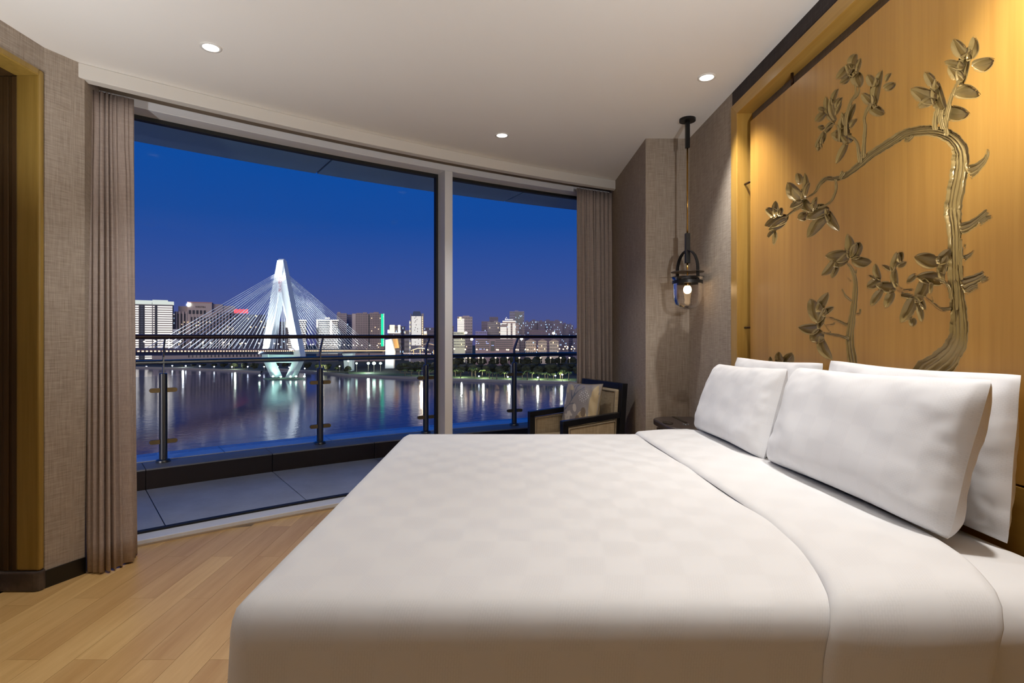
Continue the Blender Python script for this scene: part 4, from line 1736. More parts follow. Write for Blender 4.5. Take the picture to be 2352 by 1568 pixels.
for u in list(range(-215, -15, 20)) + [-8, 10] + list(range(24, 180, 20)):
    for wp in (-1, 1):
        q = bp(u + (3 if wp > 0 else 0), wp * 12.6, deck_z(u))
        edge = 'near' if wp > 0 else 'far'
        lamp(q, 5.6, .6, LW, 'street_lamp', '%s white street lamp from the left on the %s edge of bridge deck' % (rank('deck' + edge), edge), 'street lamp', 'street lamps on the bridge deck')
for z_x, z_y in [(105, 870), (305, 880), (510, 880), (695, 888), (870, 885), (895, 887), (1050, 885), (1080, 887), (1220, 885), (1255, 888), (1390, 878), (1430, 885), (1550, 875),
                 (1600, 885), (1705, 875), (1760, 880), (1855, 870), (1915, 878), (2000, 868), (2070, 875), (2135, 865), (2215, 872), (2270, 865)]:
    px, py = 1030 + z_x / 7.84, 690 + z_y / 7.84
    head_at(px, py, 560 + (px - 1040) * .5, 9, .85, LO, 'street_lamp', '%s orange lamp from the mullion in the lower row on the far road' % rank('low'), 'street lamp', 'orange lamps along the far road')
for z_x, z_y in [(1510, 825), (1610, 828), (1645, 825), (1720, 828), (1750, 825), (1805, 828), (1858, 825), (1965, 826), (2100, 828), (2145, 832), (2230, 828)]:
    px, py = 1030 + z_x / 7.84, 690 + z_y / 7.84
    head_at(px, py, 760, 9, .95, LO, 'street_lamp', '%s orange lamp from the last railing post in the upper far row' % rank('up'), 'street lamp', 'orange lamps of the upper road')
for z_x in (320, 390, 545, 620, 850, 1065, 1275, 1660, 1840, 2020, 2180):
    px = 1030 + z_x / 7.84
    head_at(px, 821.5, 497, 5, .75, LO, 'path_lamp', '%s warm lamp from the mullion just under the lower rail, before dark trees' % rank('mid'), 'street lamp', 'warm lamps below the trees')
for z_x, z_y in [(200, 1300), (650, 1287), (885, 1290), (1130, 1295), (1380, 1302), (1690, 1307), (1965, 1303), (2250, 1303)]:
    px, py = 310 + z_x / 7.587, 670 + z_y / 7.587
    head_at(px, py, shore_y(px) + 8, 5.5, .8, LC, 'path_lamp', '%s cool white lamp from the left curtain on the left bank' % rank('left'), 'street lamp', 'cool lamps on the left bank')
for px, py in ((638, 842), (664, 843), (700, 846), (780, 841)):
    head_at(px, py, shore_y(px) + 10, 5.5, .7, LC, 'path_lamp', '%s cool white bank lamp from the left behind the tower legs' % rank('tow'), 'street lamp', 'cool lamps behind the tower')
for z_x, z_y in [(-190, 1380), (0, 1340), (550, 1360), (1070, 1375), (1610, 1385), (1925, 1362), (2050, 1340)]:
    px, py = 1030 + z_x / 7.84, 690 + z_y / 7.84
    Y = shore_y(px) + 6
    q = on_y(px, py, Y)
    lamp((q.x, q.y, ZW + 2.0), max(2.2, round(q.z - ZW - 2.0, 0)), .7, LC, 'path_lamp', '%s cool white garden lamp from the left among right bank palms' % rank('gar'), 'street lamp', 'garden lamps under the palms')
fl = [(596, 862), (627, 864), (645, 865), (667.5, 864.5), (680, 864), (699, 864)]
for px, py in fl:
    head_at(px, py, TY - 6, 1.3, .95, LG, 'floodlight', '%s greenish floodlight from the left on the island at tower foot' % rank('isl'), 'floodlight', 'island floodlights')
for px, py, r in ((800, 829, 1.0), (819, 834, 1.1), (846, 834, 1.5), (859, 834, 1.9), (874, 834, 1.4)):
    head_at(px, py, 560, 9, r, LG, 'floodlight', '%s greenish floodlight from the left under far end of bridge deck' % rank('end'), 'floodlight', 'floodlights under the bridge end')
for k, (px, py, nm) in enumerate(((1070, 764, 'beside the lit tower right of the mullion'), (1083.5, 779, 'just below the handrail right of the mullion'),
                                  (1198, 778, 'just below the handrail by the last railing post'), (1271.5, 765, 'above the handrail near the right curtain'))):
    head_at(px, py, 690, 22, 1.9, LW, 'mast_lamp', 'bright mast floodlight ' + nm, 'floodlight', 'bright mast floodlights')

# light that these lamps throw on tower, cables and the street fronts
for (u, w_, z, tw_, tz_, en, col, sp) in ((-48, -9, zd + 1.6, -6, zy(745), 3.2e5, (.86, 1, .97), 40), (-48, 9, zd + 1.6, 8, zy(745), 2.8e5, (.86, 1, .97), 40),
                                         (-16, 0, zy(668), 0, zy(608), 8e4, (.95, 1, 1), 50), (55, 8, zd + 1.6, 8, zy(740), 1.0e5, (.4, .66, 1), 50),
                                         (-8.5, 0, ZW + 1.4, 0, zy(828), 4.5e4, (.60, 1, .80), 120), (-14, -17, zd + 1.6, -15, zd + 18, 6e4, (1, 1, 1), 80),
                                         (-14, 17, zd + 1.6, 14, zd + 18, 6e4, (1, 1, 1), 80)):
    light('tower_floodlight', 'SPOT', bp(u, w_, z), en, col, bp(0, tw_ + lean_w(tz_), tz_), .5, sp, .6)
for (u, tu, tz_, en) in ((-128, -75, zy(745), 1.8e5), (-75, -35, zy(720), 1.3e5), (60, 40, zy(720), 1.3e5), (130, 80, zy(745), 2.0e5)):
    for wp in (-1, 1):
        light('cable_floodlight', 'SPOT', bp(u, wp * 3, deck_z(u) + .5), en, (.86, .95, 1), bp(tu, wp * 9, tz_), .5, 76, .8)
for px, dy, en, col in ((846, 30, 2.4e4, (.8, 1, .85)), (1060, 14, 9e3, (1, 1, .8)), (1110, 14, 9e3, (1, 1, .8)), (1170, 14, 9e3, (1, 1, .8)), (1235, 14, 1.2e4, (1, 1, .75)), (1290, 14, 1.2e4, (1, 1, .75)),
                        (980, 14, 9e3, (.95, 1, .85)), (740, 14, 9e3, (1, 1, .7)), (540, 14, 8e3, (.9, 1, .8)), (420, 14, 8e3, (.9, .95, 1))):
    Y = shore_y(px) + dy
    light('bank_glow', 'POINT', ((px - CX) / F * Y, Y, ZW + 6), en, col, None, .8)

# ---------------------------------------------------------------- buildings
M_litwarm = emit('window_warm', (255, 226, 180), 1.6)
M_litcool = emit('window_cool', (190, 222, 255), 1.3)
M_ledw = emit('led_white', (255, 246, 236), 1.35)
M_darkwin = simple('dark_pane', (34, 36, 46), .3)
FACING = []      # buildings turned towards the river front


def facade(rgb):
    return simple('facade_%d_%d_%d' % rgb, tuple(min(245, int(c_ * 1.55)) for c_ in rgb), .85)


def bldg(px0, px1, ytop, Y, rgb, label, rows_=0, cols=0, lit=.06, ybase=840, depth=18, name='building', mat_lit=None, pane=(.5, .45), group=None, roof=None):
    """A block whose front stands at distance Y; windows are recess-framed panes on front and inner side."""
    a, b_ = on_y(px0, ytop, Y), on_y(px1, ybase, Y)
    zb = min(b_.z, ZW + 5)
    root = empty(name, ((a.x + b_.x) / 2, Y, zb), label, 'building', group)
    FACING.append((root, .85 * atan2(-(a.x + b_.x) / 2, Y)))
    m_ = MB()
    m_.box(a.x, b_.x, Y, Y + depth, zb, a.z)
    m_.build('wall', facade(rgb), root)
    if roof:
        w_ = b_.x - a.x
        for (f0, f1, hpx) in roof:
            r_ = MB()
            r_.box(a.x + w_ * f0, a.x + w_ * f1, Y + depth * .2, Y + depth * .8, a.z, a.z + hpx * Y / F)
            r_.build('roof_block', facade(rgb), root)
    if rows_ and cols:
        dk, lt = MB(), MB()
        w_, h_ = (b_.x - a.x) / cols, (a.z - on_y(px0, min(ybase, 812), Y).z) / rows_
        rnd = random.Random(int(px0 * 13 + ytop))
        for i_ in range(cols):
            for j_ in range(rows_):
                x0 = a.x + w_ * (i_ + .5 - pane[0] / 2)
                z0 = a.z - h_ * (j_ + .5 + pane[1] / 2)
                t = lt if rnd.random() < lit else dk
                t.box(x0, x0 + w_ * pane[0], Y - .12, Y + .1, z0, z0 + h_ * pane[1])
        side_x = b_.x if b_.x < 0 else a.x
        nd = max(2, int(depth / max(2.5, w_)))
        for i_ in range(nd):
            for j_ in range(rows_):
                y0 = Y + depth / nd * (i_ + .25)
                z0 = a.z - h_ * (j_ + .5 + pane[1] / 2)
                t = lt if rnd.random() < lit else dk
                t.box(side_x - .1, side_x + .1, y0, y0 + depth / nd * .5, z0, z0 + h_ * pane[1])
        if dk.v: dk.build('windows', M_darkwin, root, kind='stuff')
        if lt.v: lt.build('lit_windows', mat_lit or (M_litcool if rnd.random() < .5 else M_litwarm), root, kind='stuff')
    return root


def strips(root, px0, px1, ys_, Y, hpx, mat=None, name='light_strip', gaps=None):
    for k, y in enumerate(ys_):
        spans = [(px0, px1)]
        if gaps:
            r_ = random.Random(k * 5 + int(px0))
            c0 = px0 + (px1 - px0) * r_.uniform(.2, .7)
            if r_.random() < gaps: spans = [(px0, c0), (c0 + 1.4, px1)]
        m_ = MB()
        for (s0, s1) in spans:
            a, b_ = on_y(s0, y - hpx / 2, Y), on_y(s1, y + hpx / 2, Y)
            m_.box(a.x, b_.x, Y - .35, Y - .02, b_.z, a.z)
        m_.build(name, mat or M_ledw, root)


def slab_on(root, px0, px1, y0, y1, Y, d0, d1, mat, name):
    a, b_ = on_y(px0, y0, Y), on_y(px1, y1, Y)
    m_ = MB()
    m_.box(a.x, b_.x, Y + d0, Y + d1, b_.z, a.z)
    return m_.build(name, mat, root)


# tall tower of lit storeys by the left curtain
r = bldg(286, 388, 694, 760, (92, 88, 86), 'tall tower of bright white storeys beside left curtain', ybase=846, depth=24)
fy = [703.5 + 5.17 * k for k in range(24)]
strips(r, 288, 321.5, fy, 760, 2.7)
strips(r, 333.5, 347, fy, 760, 2.7)
strips(r, 349, 352.5, fy, 760, 1.8)
strips(r, 358, 387.5, fy, 760, 2.7)
slab_on(r, 322.5, 332.5, 700, 840, 760, -.25, 0, simple('dark_bay', (58, 60, 64), .6), 'window_bay')
slab_on(r, 353.5, 357.5, 700, 840, 760, -.25, 0, simple('dark_bay', (58, 60, 64), .6), 'window_bay')
for (x0, x1, y0) in ((288, 347, 689.5), (348, 378, 688), (378, 390, 691)):
    slab_on(r, x0, x1, y0, 698.5, 760, -.5, 8, emit('crown_glow', (236, 244, 238), .85), 'roof_crown')
bay = MB()
for y in fy:
    a, b_ = on_y(325, y - 1.6, 760), on_y(330.5, y + 1.6, 760)
    bay.box(a.x, b_.x, 759.6, 759.74, b_.z, a.z)
bay.build('windows', simple('bay_window', (96, 100, 108), .4), r, kind='stuff')
r = bldg(388.5, 410, 722, 870, (104, 96, 92), 'narrow grey block with lit roof edge beside the hotel with sign', 16, 5, .08)
slab_on(r, 388.5, 410, 720.5, 723, 870, -.5, 2, M_ledw, 'roof_light')
bldg(398, 409, 756, 742, (150, 148, 142), 'small pale rooftop cube building low in front of narrow block', 4, 3, .1, 830)
# hotel with finned facade
r = bldg(409, 516, 716, 800, (112, 100, 94), 'stepped stone hotel with fluted fins and name sign on top', ybase=846, depth=30)
for (x0, x1, y0, d0) in ((416, 436, 703.5, 4), (484, 506, 697, 4), (506, 532, 700.5, 6), (516, 541, 716, 6)):
    slab_on(r, x0, x1, y0, 846, 800, d0, 28, facade((112, 100, 94)), 'wing')
slab_on(r, 435, 484, 695, 846, 800, -1.5, 26, facade((128, 116, 106)), 'sign_block')
slab_on(r, 434.4, 484.6, 693.6, 695.4, 800, -2, 26, facade((132, 96, 88)), 'cornice')
for k in range(5):
    slab_on(r, 437.5 + 7.4 * k, 442.3 + 7.4 * k, 712.5, 721.5, 800, -1.7, -1.4, M_darkwin, 'window')
xs = [412 + 6.6 * k for k in range(19)]
for k, x in enumerate(xs):
    top = 716 if x < 434 else (723 if x < 486 else 713)
    d0 = -2.2 if x < 520 else 4.5
    slab_on(r, x, x + 2.9, top, 846, 800, d0, d0 + 1.5, facade((124, 112, 104)), 'fin')
    slab_on(r, x + 3.1, x + 6.3, top + 5, 820, 800, (-.3 if 434 > x or x > 484 else -1.8) if x < 512 else 5.7, (0 if 434 > x or x > 484 else -1.5) if x < 512 else 6.0, M_darkwin, 'window_bay')
wl_ = MB()
for (px, py) in ((429, 740), (436, 740), (444, 740), (457, 740), (466, 739.5), (474, 740), (452, 747), (457, 747), (424, 745), (481, 740), (516, 750), (523, 752), (529, 754), (517, 757), (528, 757)):
    a, b_ = on_y(px - .9, py - .9, 800), on_y(px + .9, py + .9, 800)
    wl_.box(a.x, b_.x, 797.3, 797.6, b_.z, a.z)
wl_.build('lit_windows', M_litwarm, r, kind='stuff')
fc = bpy.data.curves.new('sign_lettering', 'FONT')
fc.body = 'WESTIN'
fc.size = 3.6
fc.align_x = 'CENTER'
fc.align_y = 'CENTER'
fc.extrude = .15
fc.materials.append(simple('dark_lettering', (36, 34, 36), .6))
o = text_mesh('sign_lettering', fc)
o.parent = r
o.matrix_parent_inverse = r.matrix_basis.inverted()
o.matrix_basis = Matrix.Translation(on_y(459, 705, 798.2)) @ Matrix.Rotation(pi / 2, 4, 'X')
r = bldg(372, 612, 811, 720, (112, 102, 96), 'long low pale podium with small windows below the bridge deck', ybase=850, depth=14)
for k in range(22):
    slab_on(r, 440 + 7.5 * k, 442.6 + 7.5 * k, 815, 820, 720, -.2, .1, M_darkwin, 'window')
# towers behind the cables
r = bldg(540, 606, 722, 760, (54, 54, 64), 'dark office block carrying the red lit billboard', 14, 12, .10)
slab_on(r, 539.5, 569, 710.2, 719.4, 758, -1, 0, emit('red_screen', (255, 84, 92), 1.6), 'billboard')
slab_on(r, 543, 545, 719, 722, 758, -1, 3, M_darkwin, 'billboard_post')
slab_on(r, 562, 564, 719, 722, 758, -1, 3, M_darkwin, 'billboard_post')
bldg(596, 660, 738, 800, (58, 56, 66), 'dark office block behind the left leg of the tower', 12, 10, .12)
for (x0, x1, lab) in ((658, 702, 'white framed block of lit balconies seen through the tower legs'), (728, 776, 'white framed block of lit balconies right of the tower legs')):
    r = bldg(x0, x1, 736, 780, (70, 66, 66), lab, ybase=836, depth=20)
    strips(r, x0 + 5, x1 - 1, [741 + 4.15 * k for k in range(18)], 780, 1.5, None, 'balcony_strip', .8)
    slab_on(r, x0, x1 + .5, 733.8, 736.6, 780, -1.6, 3, M_ledw, 'roof_frame')
    slab_on(r, x0, x0 + 3.6, 736.6, 752, 780, -1.2, 0, M_ledw, 'corner_light')
    if x0 > 700:
        slab_on(r, 757.5, 762.5, 736.6, 768, 780, -1.4, 0, M_ledw, 'light_column')
        slab_on(r, 746, 757, 728.6, 731.6, 780, 2, 6, M_ledw, 'roof_light')
bldg(774, 796, 719, 860, (118, 106, 104), 'pale apartment tower at the right end of the cables', 20, 7, .05, roof=((.05, .35, 3),))
bldg(797, 811, 722, 900, (88, 82, 92), 'narrow shaded apartment tower between the pale apartment towers', 18, 4, .05)
r = bldg(810, 882, 720, 780, (112, 98, 92), 'broad apartment block with many windows and green lit edge', 22, 19, .055, roof=((.13, .30, 1.5), (.32, .46, 3), (.54, .66, 2.4), (.66, .82, 4)))
slab_on(r, 846.5, 848.6, 722, 840, 780, -.3, 0, simple('dark_bay', (58, 60, 64), .6), 'recess')
slab_on(r, 810, 818, 721, 840, 780, -.4, 0, facade((134, 120, 112)), 'blank_wall')
slab_on(r, 874.6, 879.6, 720.5, 795, 780, -.6, -.1, emit('green_led', (30, 214, 160), 1.5), 'green_light')
slab_on(r, 880, 881.6, 719.5, 795, 780, -.6, -.1, emit('green_pale', (196, 240, 224), 1.2), 'edge_light')
r = bldg(893, 921, 747, 820, (112, 104, 100), 'small block with two bright lit bays left of dome topped tower', 7, 9, .15)
slab_on(r, 895.5, 906.5, 746, 763, 820, -.6, -.1, emit('bay_glow', (255, 236, 206), 1.5), 'lit_bay')
slab_on(r, 914, 919.2, 746, 764, 820, -.6, -.1, M_ledw, 'lit_bay')
slab_on(r, 893, 919, 763, 765, 820, -.8, -.1, M_ledw, 'roof_light')
slab_on(r, 890.5, 894.5, 757, 765, 820, -.6, 4, M_ledw, 'corner_light')
bldg(918, 930, 749, 850, (92, 84, 88), 'grey block behind the small lit block', 7, 4, .05)
bldg(929, 943, 758, 800, (100, 94, 92), 'low block with lit roof beside dome topped tower', 5, 5, .2)
r = bldg(944.5, 968, 725, 720, (86, 84, 88), 'slim tower of white light strips with dark dome roof', ybase=836, depth=20)
strips(r, 945.5, 967.3, [727.5 + 3.05 * k for k in range(22)], 720, 1.9, None, 'light_strip', .7)
dm = MB()
a, b_ = on_y(947, 714.5, 722), on_y(968.5, 725, 722)
dm.hexa([(a.x, 722, b_.z), (b_.x, 722, b_.z), (b_.x, 738, b_.z), (a.x, 738, b_.z), (a.x + 1.9, 724, a.z), (b_.x - 1.9, 724, a.z), (b_.x - 1.9, 736, a.z), (a.x + 1.9, 736, a.z)])
dm.build('dome_roof', simple('roof_blue_grey', (70, 84, 104), .5), r)
slab_on(r, 968, 973, 719.5, 840, 720, 1, 18, facade((104, 98, 96)), 'wing')
slab_on(r, 943, 944.5, 720, 840, 720, 1, 18, facade((104, 98, 96)), 'wing')
wd_ = MB()
for k in range(20):
    a, b_ = on_y(969.3, 727 + 4 * k, 721), on_y(971.6, 729 + 4 * k, 721)
    wd_.box(a.x, b_.x, 720.7, 720.95, b_.z, a.z)
wd_.build('lit_windows', M_litwarm, r, kind='stuff')
bldg(939.8, 944, 736, 770, (190, 180, 170), 'thin bright lit tower touching the dome topped tower', 8, 1, .8)
bldg(974, 998, 752, 830, (88, 80, 86), 'dim block left of window mullion behind a lit low roof', 9, 8, .10)
r = bldg(973, 981, 760, 760, (120, 110, 104), 'low cabin with bright lit roof left of the mullion', 3, 3, .3)
slab_on(r, 973.5, 980, 760.5, 766, 760, -.5, 0, M_ledw, 'lit_bay')
bldg(1000, 1042, 748, 840, (84, 78, 84), 'dim block half hidden behind the window mullion', 9, 12, .10)
# right of the mullion
r = bldg(1050.5, 1085, 727, 760, (124, 112, 106), 'pale tower with white lit storeys just right of mullion', 13, 9, .05, roof=((.35, .8, 2.5),))
strips(r, 1050.5, 1066.3, [732.5 + 2.65 * k for k in range(12)], 760, 1.6)
slab_on(r, 1055, 1060, 727.5, 735, 760, -.8, 0, M_litwarm, 'lit_bay')
r = bldg(1042, 1068, 762, 700, (170, 160, 134), 'cream low office block left of the pale lit tower', 6, 8, .05, 800)
bldg(1092, 1119, 760, 720, (104, 98, 122), 'low mauve block behind the handrail', 5, 12, .03, 800)
bldg(1106, 1126, 737.5, 800, (92, 82, 90), 'dull pink block left of grey apartment tower', 12, 6, .05)
bldg(1124, 1144, 727.5, 860, (88, 80, 88), 'dark block rising behind the grey apartment tower', 12, 6, .02)
bldg(1120, 1149, 739.5, 740, (110, 102, 98), 'grey apartment tower beside the stepped lit tower', 14, 9, .06, roof=((.5, .85, 3),))
r = bldg(1149, 1192, 742, 700, (122, 110, 102), 'stepped tower with white lit bays and triangle on top', 12, 14, .03)
slab_on(r, 1154, 1184.5, 737, 742, 700, 1, 12, facade((122, 110, 102)), 'crown')
strips(r, 1149.3, 1163.5, [743.2] + [752 + 2.75 * k for k in range(11)], 700, 1.7)
strips(r, 1166.3, 1172.7, [743.5 + 2.75 * k for k in range(14)], 700, 1.7)
strips(r, 1177.3, 1184, [743.5 + 2.75 * k for k in range(14)], 700, 1.7)
strips(r, 1154.3, 1184.3, [737.6], 700.5, 2.0)
strips(r, 1160, 1178.5, [733.8], 701, 1.6)
tri = MB()
tp = [on_y(x, y, 699.5) for x, y in ((1160, 734), (1163.3, 728.3), (1166.6, 734), (1160, 734))]
tri.tube(tp, .35, 6)
tri.build('triangle_light', M_ledw, r)
r = bldg(1170.5, 1204, 714.5, 840, (104, 100, 108), 'tall grey tower with dark glazed core behind stepped lit tower', 16, 10, .03, roof=((.35, .6, 2),))
slab_on(r, 1183, 1200, 717, 800, 840, -.5, 0, simple('glazed_core', (44, 58, 76), .2), 'glazed_core')
wd_ = MB()
rnd = random.Random(5)
for k in range(14):
    x, y = rnd.uniform(1184, 1199), rnd.uniform(719, 760)
    a, b_ = on_y(x, y, 840), on_y(x + 1.2, y + 2.2, 840)
    wd_.box(a.x, b_.x, 839.2, 839.5, b_.z, a.z)
wd_.build('lit_windows', M_litcool, r, kind='stuff')
bldg(1190, 1205, 745, 730, (108, 98, 96), 'plain block attached right of stepped lit tower', 12, 5, .06)
RB = [(1204.5, 1219, 739, 780, 'apartment block with cool lit corner, first right of tall grey tower', .16), (1218, 1237, 736.5, 850, 'apartment block second right of tall grey tower', .16), (1236, 1252, 738, 830, 'apartment block third right of tall grey tower', .08),
      (1250, 1271, 736.5, 860, 'apartment block fourth right of tall grey tower', .09), (1270, 1292, 737, 790, 'apartment block above the bright mast floodlight by the curtain', .14), (1291, 1306, 744, 820, 'apartment block second from the right curtain', .08), (1305, 1317, 746, 900, 'apartment block nearest the right curtain', .1), (1316, 1345, 756, 850, 'low apartment block half behind the right curtain', .08)]
for (x0, x1, y0, Y, lab, lt) in RB:
    bldg(x0, x1, y0, Y, (84, 78, 88), lab, 13, int((x1 - x0) / 2.0), lt, mat_lit=M_litcool, roof=((.2, .6, 3.0),))
bldg(1215, 1285, 757, 740, (88, 76, 82), 'long dull pink block behind the handrail right of post', 8, 22, .06)
r = bldg(1092, 1185, 778, 640, (108, 94, 92), 'long low mall with ribbon windows behind riverside lamps', ybase=840, depth=16)
for k in range(5):
    slab_on(r, 1094, 1124, 781 + 4.6 * k, 783 + 4.6 * k, 640, -.2, .05, M_darkwin, 'ribbon_window')
    slab_on(r, 1138, 1178, 781 + 4.6 * k, 783 + 4.6 * k, 640, -.2, .05, M_darkwin, 'ribbon_window')
wd_ = MB()
for (x, y) in ((1094, 784), (1093, 788.4), (1098, 788.4), (1116, 784.6), (1117, 788.4), (1120, 788.4), (1101, 801.5), (1104, 801.5), (1111, 801.5), (1129, 793), (1132, 793)):
    a, b_ = on_y(x, y - .8, 640), on_y(x + 2.4, y + .8, 640)
    wd_.box(a.x, b_.x, 639.4, 639.75, b_.z, a.z)
wd_.build('lit_windows', emit('window_blue', (176, 190, 255), 1.4), r, kind='stuff')
slab_on(r, 1127, 1136, 783, 806, 640, -.6, 0, M_darkwin, 'entrance_bay')
for (x0, x1, lab) in ((1207, 1231, 'pale gabled house row left of its two neighbours'), (1236, 1256, 'pale gabled house in the middle of the far row'), (1262, 1283, 'pale gabled house at the right of far row')):
    r = bldg(x0, x1, 783, 660, (150, 138, 118), lab, 4, 6, .12, 825, 12)
    a, b_ = on_y(x0, 783, 660), on_y(x1, 783, 660)
    g = MB()
    xm = (a.x + b_.x) / 2
    g.v += [(a.x, 659.8, a.z), (b_.x, 659.8, a.z), (xm, 659.8, a.z + 2.6), (a.x, 672, a.z), (b_.x, 672, a.z), (xm, 672, a.z + 2.6)]
    g.f += [(0, 1, 2), (5, 4, 3), (0, 2, 5, 3), (2, 1, 4, 5), (1, 0, 3, 4)]
    g.build('gable_roof', facade((120, 106, 92)), r)
# piers, white slab and lit canopy at the bridge's far end
e = empty('bridge_pier', on_y(798, 855, 575), 'white tapered pier under the far end of the bridge deck', 'pier')
m_ = MB()
a, b_ = on_y(788, 815, 575), on_y(809, 862, 575)
m_.hexa([(a.x + 1.5, 575, ZW + 1), (b_.x - .3, 575, ZW + 1), (b_.x - .3, 584, ZW + 1), (a.x + 1.5, 584, ZW + 1), (a.x, 575, a.z), (b_.x, 575, a.z), (b_.x, 584, a.z), (a.x, 584, a.z)])
m_.build('shaft', M_white, e)
m_ = MB(); m_.box(a.x - .6, b_.x + .6, 574, 585, a.z, a.z + 1.6); m_.build('cap', M_white, e)
e = empty('pylon', on_y(896, 845, 600), 'white slab pylon with leaning edge and amber lit side past bridge end', 'pylon')
m_ = MB()
q = [on_y(x, y, 600) for x, y in ((884.5, 846), (903.5, 846), (906, 808), (899, 778), (885, 780))]
m_.v += [tuple(x) for x in q] + [(x.x, x.y + 6, x.z) for x in q]
m_.f += [(0, 1, 2, 3, 4), (9, 8, 7, 6, 5)] + [(i_, i_ + 5, (i_ + 1) % 5 + 5, (i_ + 1) % 5) for i_ in range(5)]
m_.build('slab', M_white, e)
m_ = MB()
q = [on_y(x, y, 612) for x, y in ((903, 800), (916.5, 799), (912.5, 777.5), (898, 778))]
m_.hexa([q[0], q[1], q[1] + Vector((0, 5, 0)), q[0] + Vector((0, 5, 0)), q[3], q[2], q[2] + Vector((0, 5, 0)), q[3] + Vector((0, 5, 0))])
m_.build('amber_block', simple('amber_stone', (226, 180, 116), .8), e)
light('pylon_light', 'SPOT', on_y(890, 840, 575), 3.0e4, (1, .97, .92), on_y(896, 800, 600), .5, 90, .6)
light('pylon_light', 'SPOT', on_y(915, 812, 590), 1.6e4, (1, .8, .5), on_y(908, 785, 612), .5, 90, .6)
e = empty('canopy_roof', on_y(970, 812, 600), 'double curved canopy roof lit amber beyond the river by the mullion', 'canopy')
for (x0, x1, yb, hh, nm) in ((943, 985, 808, 9, 'front_shell'), (958, 1006, 803, 14, 'rear_shell')):
    m_ = MB()
    rows = []
    for k in range(15):
        t = k / 14
        c0 = on_y(x0 + (x1 - x0) * t, yb - hh * sin(pi * (.12 + .76 * t)) + 2 * (1 - t), 600 + (14 if 'rear' in nm else 0))
        rows.append([c0, c0 + Vector((0, 0, .7)), c0 + Vector((0, 10, 1.6)), c0 + Vector((0, 10, .9))])
    m_.grid(rows, True, False, True)
    m_.build(nm, simple('canopy_cream', (226, 196, 150), .7), e, smooth=False)
for x in (950, 965, 980, 996):
    m_ = MB(); c0 = on_y(x, 803, 606); m_.tube([(c0.x, c0.y, c0.z - 9), c0], .35, 6); m_.build('column', simple('canopy_cream', (226, 196, 150), .7), e)
light('canopy_light', 'POINT', on_y(968, 808, 590), 4e4, (1, .78, .5), None, 1)
g0 = None
for k in range(14):
    c0 = on_y(928 + 4.6 * k, 811 + .1 * k, 590)
    lamp((c0.x, c0.y, c0.z - 2), 2.0, .55, emit('lamp_rose', (255, 190, 160), 5.0), 'string_lamp', '%s small rose lamp from the left in row before lit canopy' % rank('rose'), 'street lamp', 'rose lamps before the canopy')

# ---------------------------------------------------------------- trees and palms
M_leafd = simple('dark_foliage', (46, 50, 30), .9)
M_palm = simple('palm_frond', (104, 122, 58), .8)
M_trunk = simple('tree_trunk', (112, 98, 78), .9)


def crown_mesh(name, R, hgt, seed):
    rnd = random.Random(seed)
    mb = MB()
    for c_ in range(9):
        cx_, cy_, cz_ = rnd.uniform(-.6, .6) * R, rnd.uniform(-.4, .4) * R, rnd.uniform(.35, .85) * hgt
        rr = R * rnd.uniform(.35, .6)
        rows = []
        for i_ in range(1, 6):
            th = pi * i_ / 6
            rows.append([(cx_ + rr * sin(th) * cos(2 * pi * j_ / 9) * (1 + .3 * rnd.random()), cy_ + rr * sin(th) * sin(2 * pi * j_ / 9) * (1 + .3 * rnd.random()),
                          cz_ + rr * .8 * cos(th) + .12 * rr * rnd.random()) for j_ in range(9)])
        mb.grid(rows, True, False, True)
    for q in range(260):           # leaf sprays breaking the outline
        a_, el = rnd.uniform(0, 2 * pi), rnd.uniform(.2, 1.0)
        c_ = Vector((R * .95 * cos(a_) * sin(el * pi * .5), R * .6 * sin(a_) * sin(el * pi * .5), hgt * (.45 + .55 * cos(el * pi * .55))))
        d1 = Vector((rnd.uniform(-1, 1), rnd.uniform(-1, 1), rnd.uniform(-1, 1))).normalized() * R * .14
        d2 = Vector((rnd.uniform(-1, 1), rnd.uniform(-1, 1), rnd.uniform(-1, 1))).normalized() * R * .10
        mb.quad(c_ - d1, c_ + d2, c_ + d1, c_ - d2)
    return mb


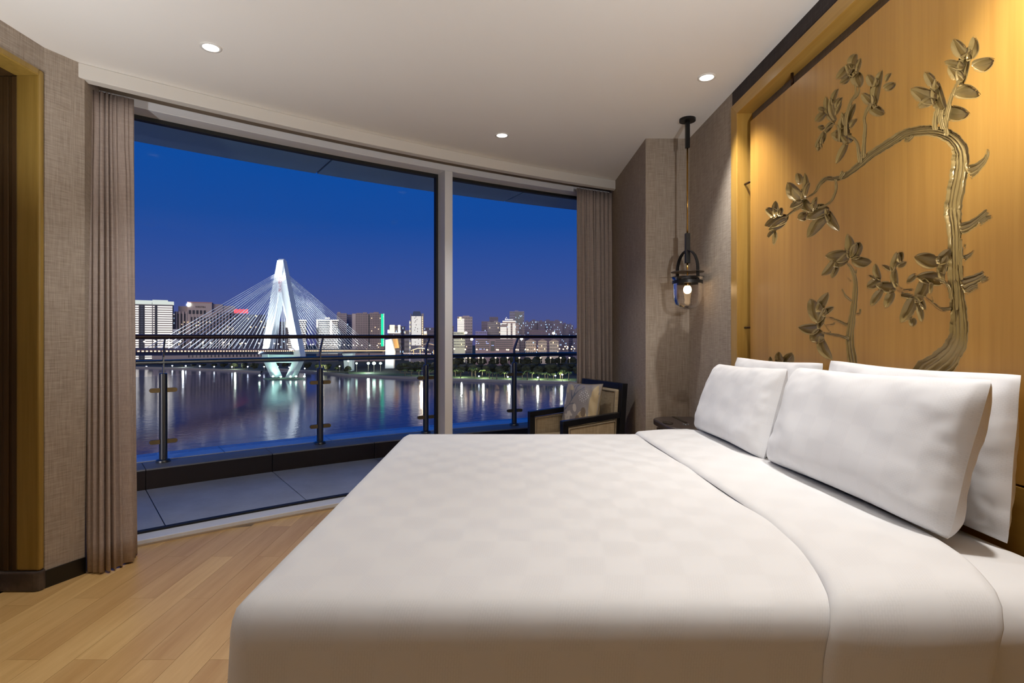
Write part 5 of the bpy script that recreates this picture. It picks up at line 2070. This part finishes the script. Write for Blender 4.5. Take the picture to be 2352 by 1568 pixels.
trees = []
for t_ in range(3):
    e = empty('tree', (0, 0, 0))
    m_ = MB(); m_.tube([(0, 0, 0), (.1, 0, 3), (0, .1, 5.5)], [.4, .3, .2], 7); local(m_.build('trunk', M_trunk, e, smooth=True))
    local(crown_mesh('crown', 4.8, 8.2, 20 + t_).build('crown', M_leafd, e))
    trees.append(e)
palms = []
for t_ in range(3):
    rnd = random.Random(40 + t_)
    e = empty('palm_tree', (0, 0, 0))
    hh = 5.2 + t_ * .6
    m_ = MB(); m_.tube([(0, 0, 0), (.15, 0, hh * .5), (.1, .1, hh)], [.32, .22, .18], 7); local(m_.build('trunk', M_trunk, e, smooth=True))
    m_ = MB()
    for k in range(13):
        a_ = 2 * pi * k / 13 + rnd.uniform(-.2, .2)
        el = rnd.uniform(.1, .95)
        dirv = Vector((cos(a_), sin(a_), 0))
        sdv = Vector((-sin(a_), cos(a_), 0))
        rows = []
        for q in range(6):
            s_ = q / 5
            c_ = Vector((.1, .1, hh)) + dirv * (2.9 * s_) + Vector((0, 0, 2.2 * el * s_ - 2.4 * s_ * s_))
            wdt = .42 * sin(pi * min(.98, .12 + .86 * s_))
            rows.append([c_ - sdv * wdt - Vector((0, 0, .25 * wdt)), c_, c_ + sdv * wdt - Vector((0, 0, .25 * wdt))])
        m_.grid(rows)
    local(m_.build('fronds', M_palm, e))
    palms.append(e)
kids_index()
used = set()


def plant(protolist, i_, x, y, z, sc, label, cat, group):
    o = protolist[i_]
    if o.name in used:
        o = copy_tree(o)
    else:
        used.add(o.name)
    o.matrix_basis = Matrix.Translation((x, y, z)) @ Matrix.Rotation(random.uniform(0, 6), 4, 'Z') @ Matrix.Scale(sc, 4)
    tag(o, label, cat, group)


random.seed(77)
for px in sorted([1046, 1058, 1084, 1092, 1107, 1124, 1131, 1141, 1159, 1164, 1200, 1211, 1222, 1238, 1252, 1258, 1271, 1287, 1292, 1306, 930, 945, 962, 985, 998, 772, 752, 740, 728]):
    Y = shore_y(px) + random.uniform(5, 20)
    plant(palms, random.randrange(3), (px - CX) / F * Y, Y, ZW + 2.0, random.uniform(.9, 1.35), '%s palm from the left along the lit lawn of far bank' % rank('palm'), 'palm', 'palms along the far bank')
random.seed(78)


def belt(n, x0, x1, Ys, dz, s0, s1, text, group):
    for k in range(n):
        px = x0 + (x1 - x0) * k / (n - 1) + random.uniform(-2, 2)
        Y = Ys[k % len(Ys)] if Ys else shore_y(px) + 22 + 7 * (k % 2)
        plant(trees, random.randrange(3), (px - CX) / F * Y, Y, ZW + dz, random.uniform(s0, s1), '%s %s' % (rank(group), text), 'tree', group)


belt(22, 1030, 1340, (508, 530), 2.2, .95, 1.3, 'dark tree from the mullion in the belt behind the palms', 'dark trees behind the palms')
belt(13, 1030, 1340, (600,), 5, 1.2, 1.5, 'dark tree from the mullion in rear belt below far buildings', 'dark trees in the rear belt')
belt(12, 918, 1000, (545, 572), 2.2, .9, 1.2, 'dark tree from the left around the lit canopy', 'dark trees round the canopy')
belt(22, 300, 800, None, 2.0, .7, .95, 'dark tree from the left curtain along the left bank', 'dark trees on the left bank')

for root, ang in FACING:
    root.rotation_euler = (0, 0, ang)
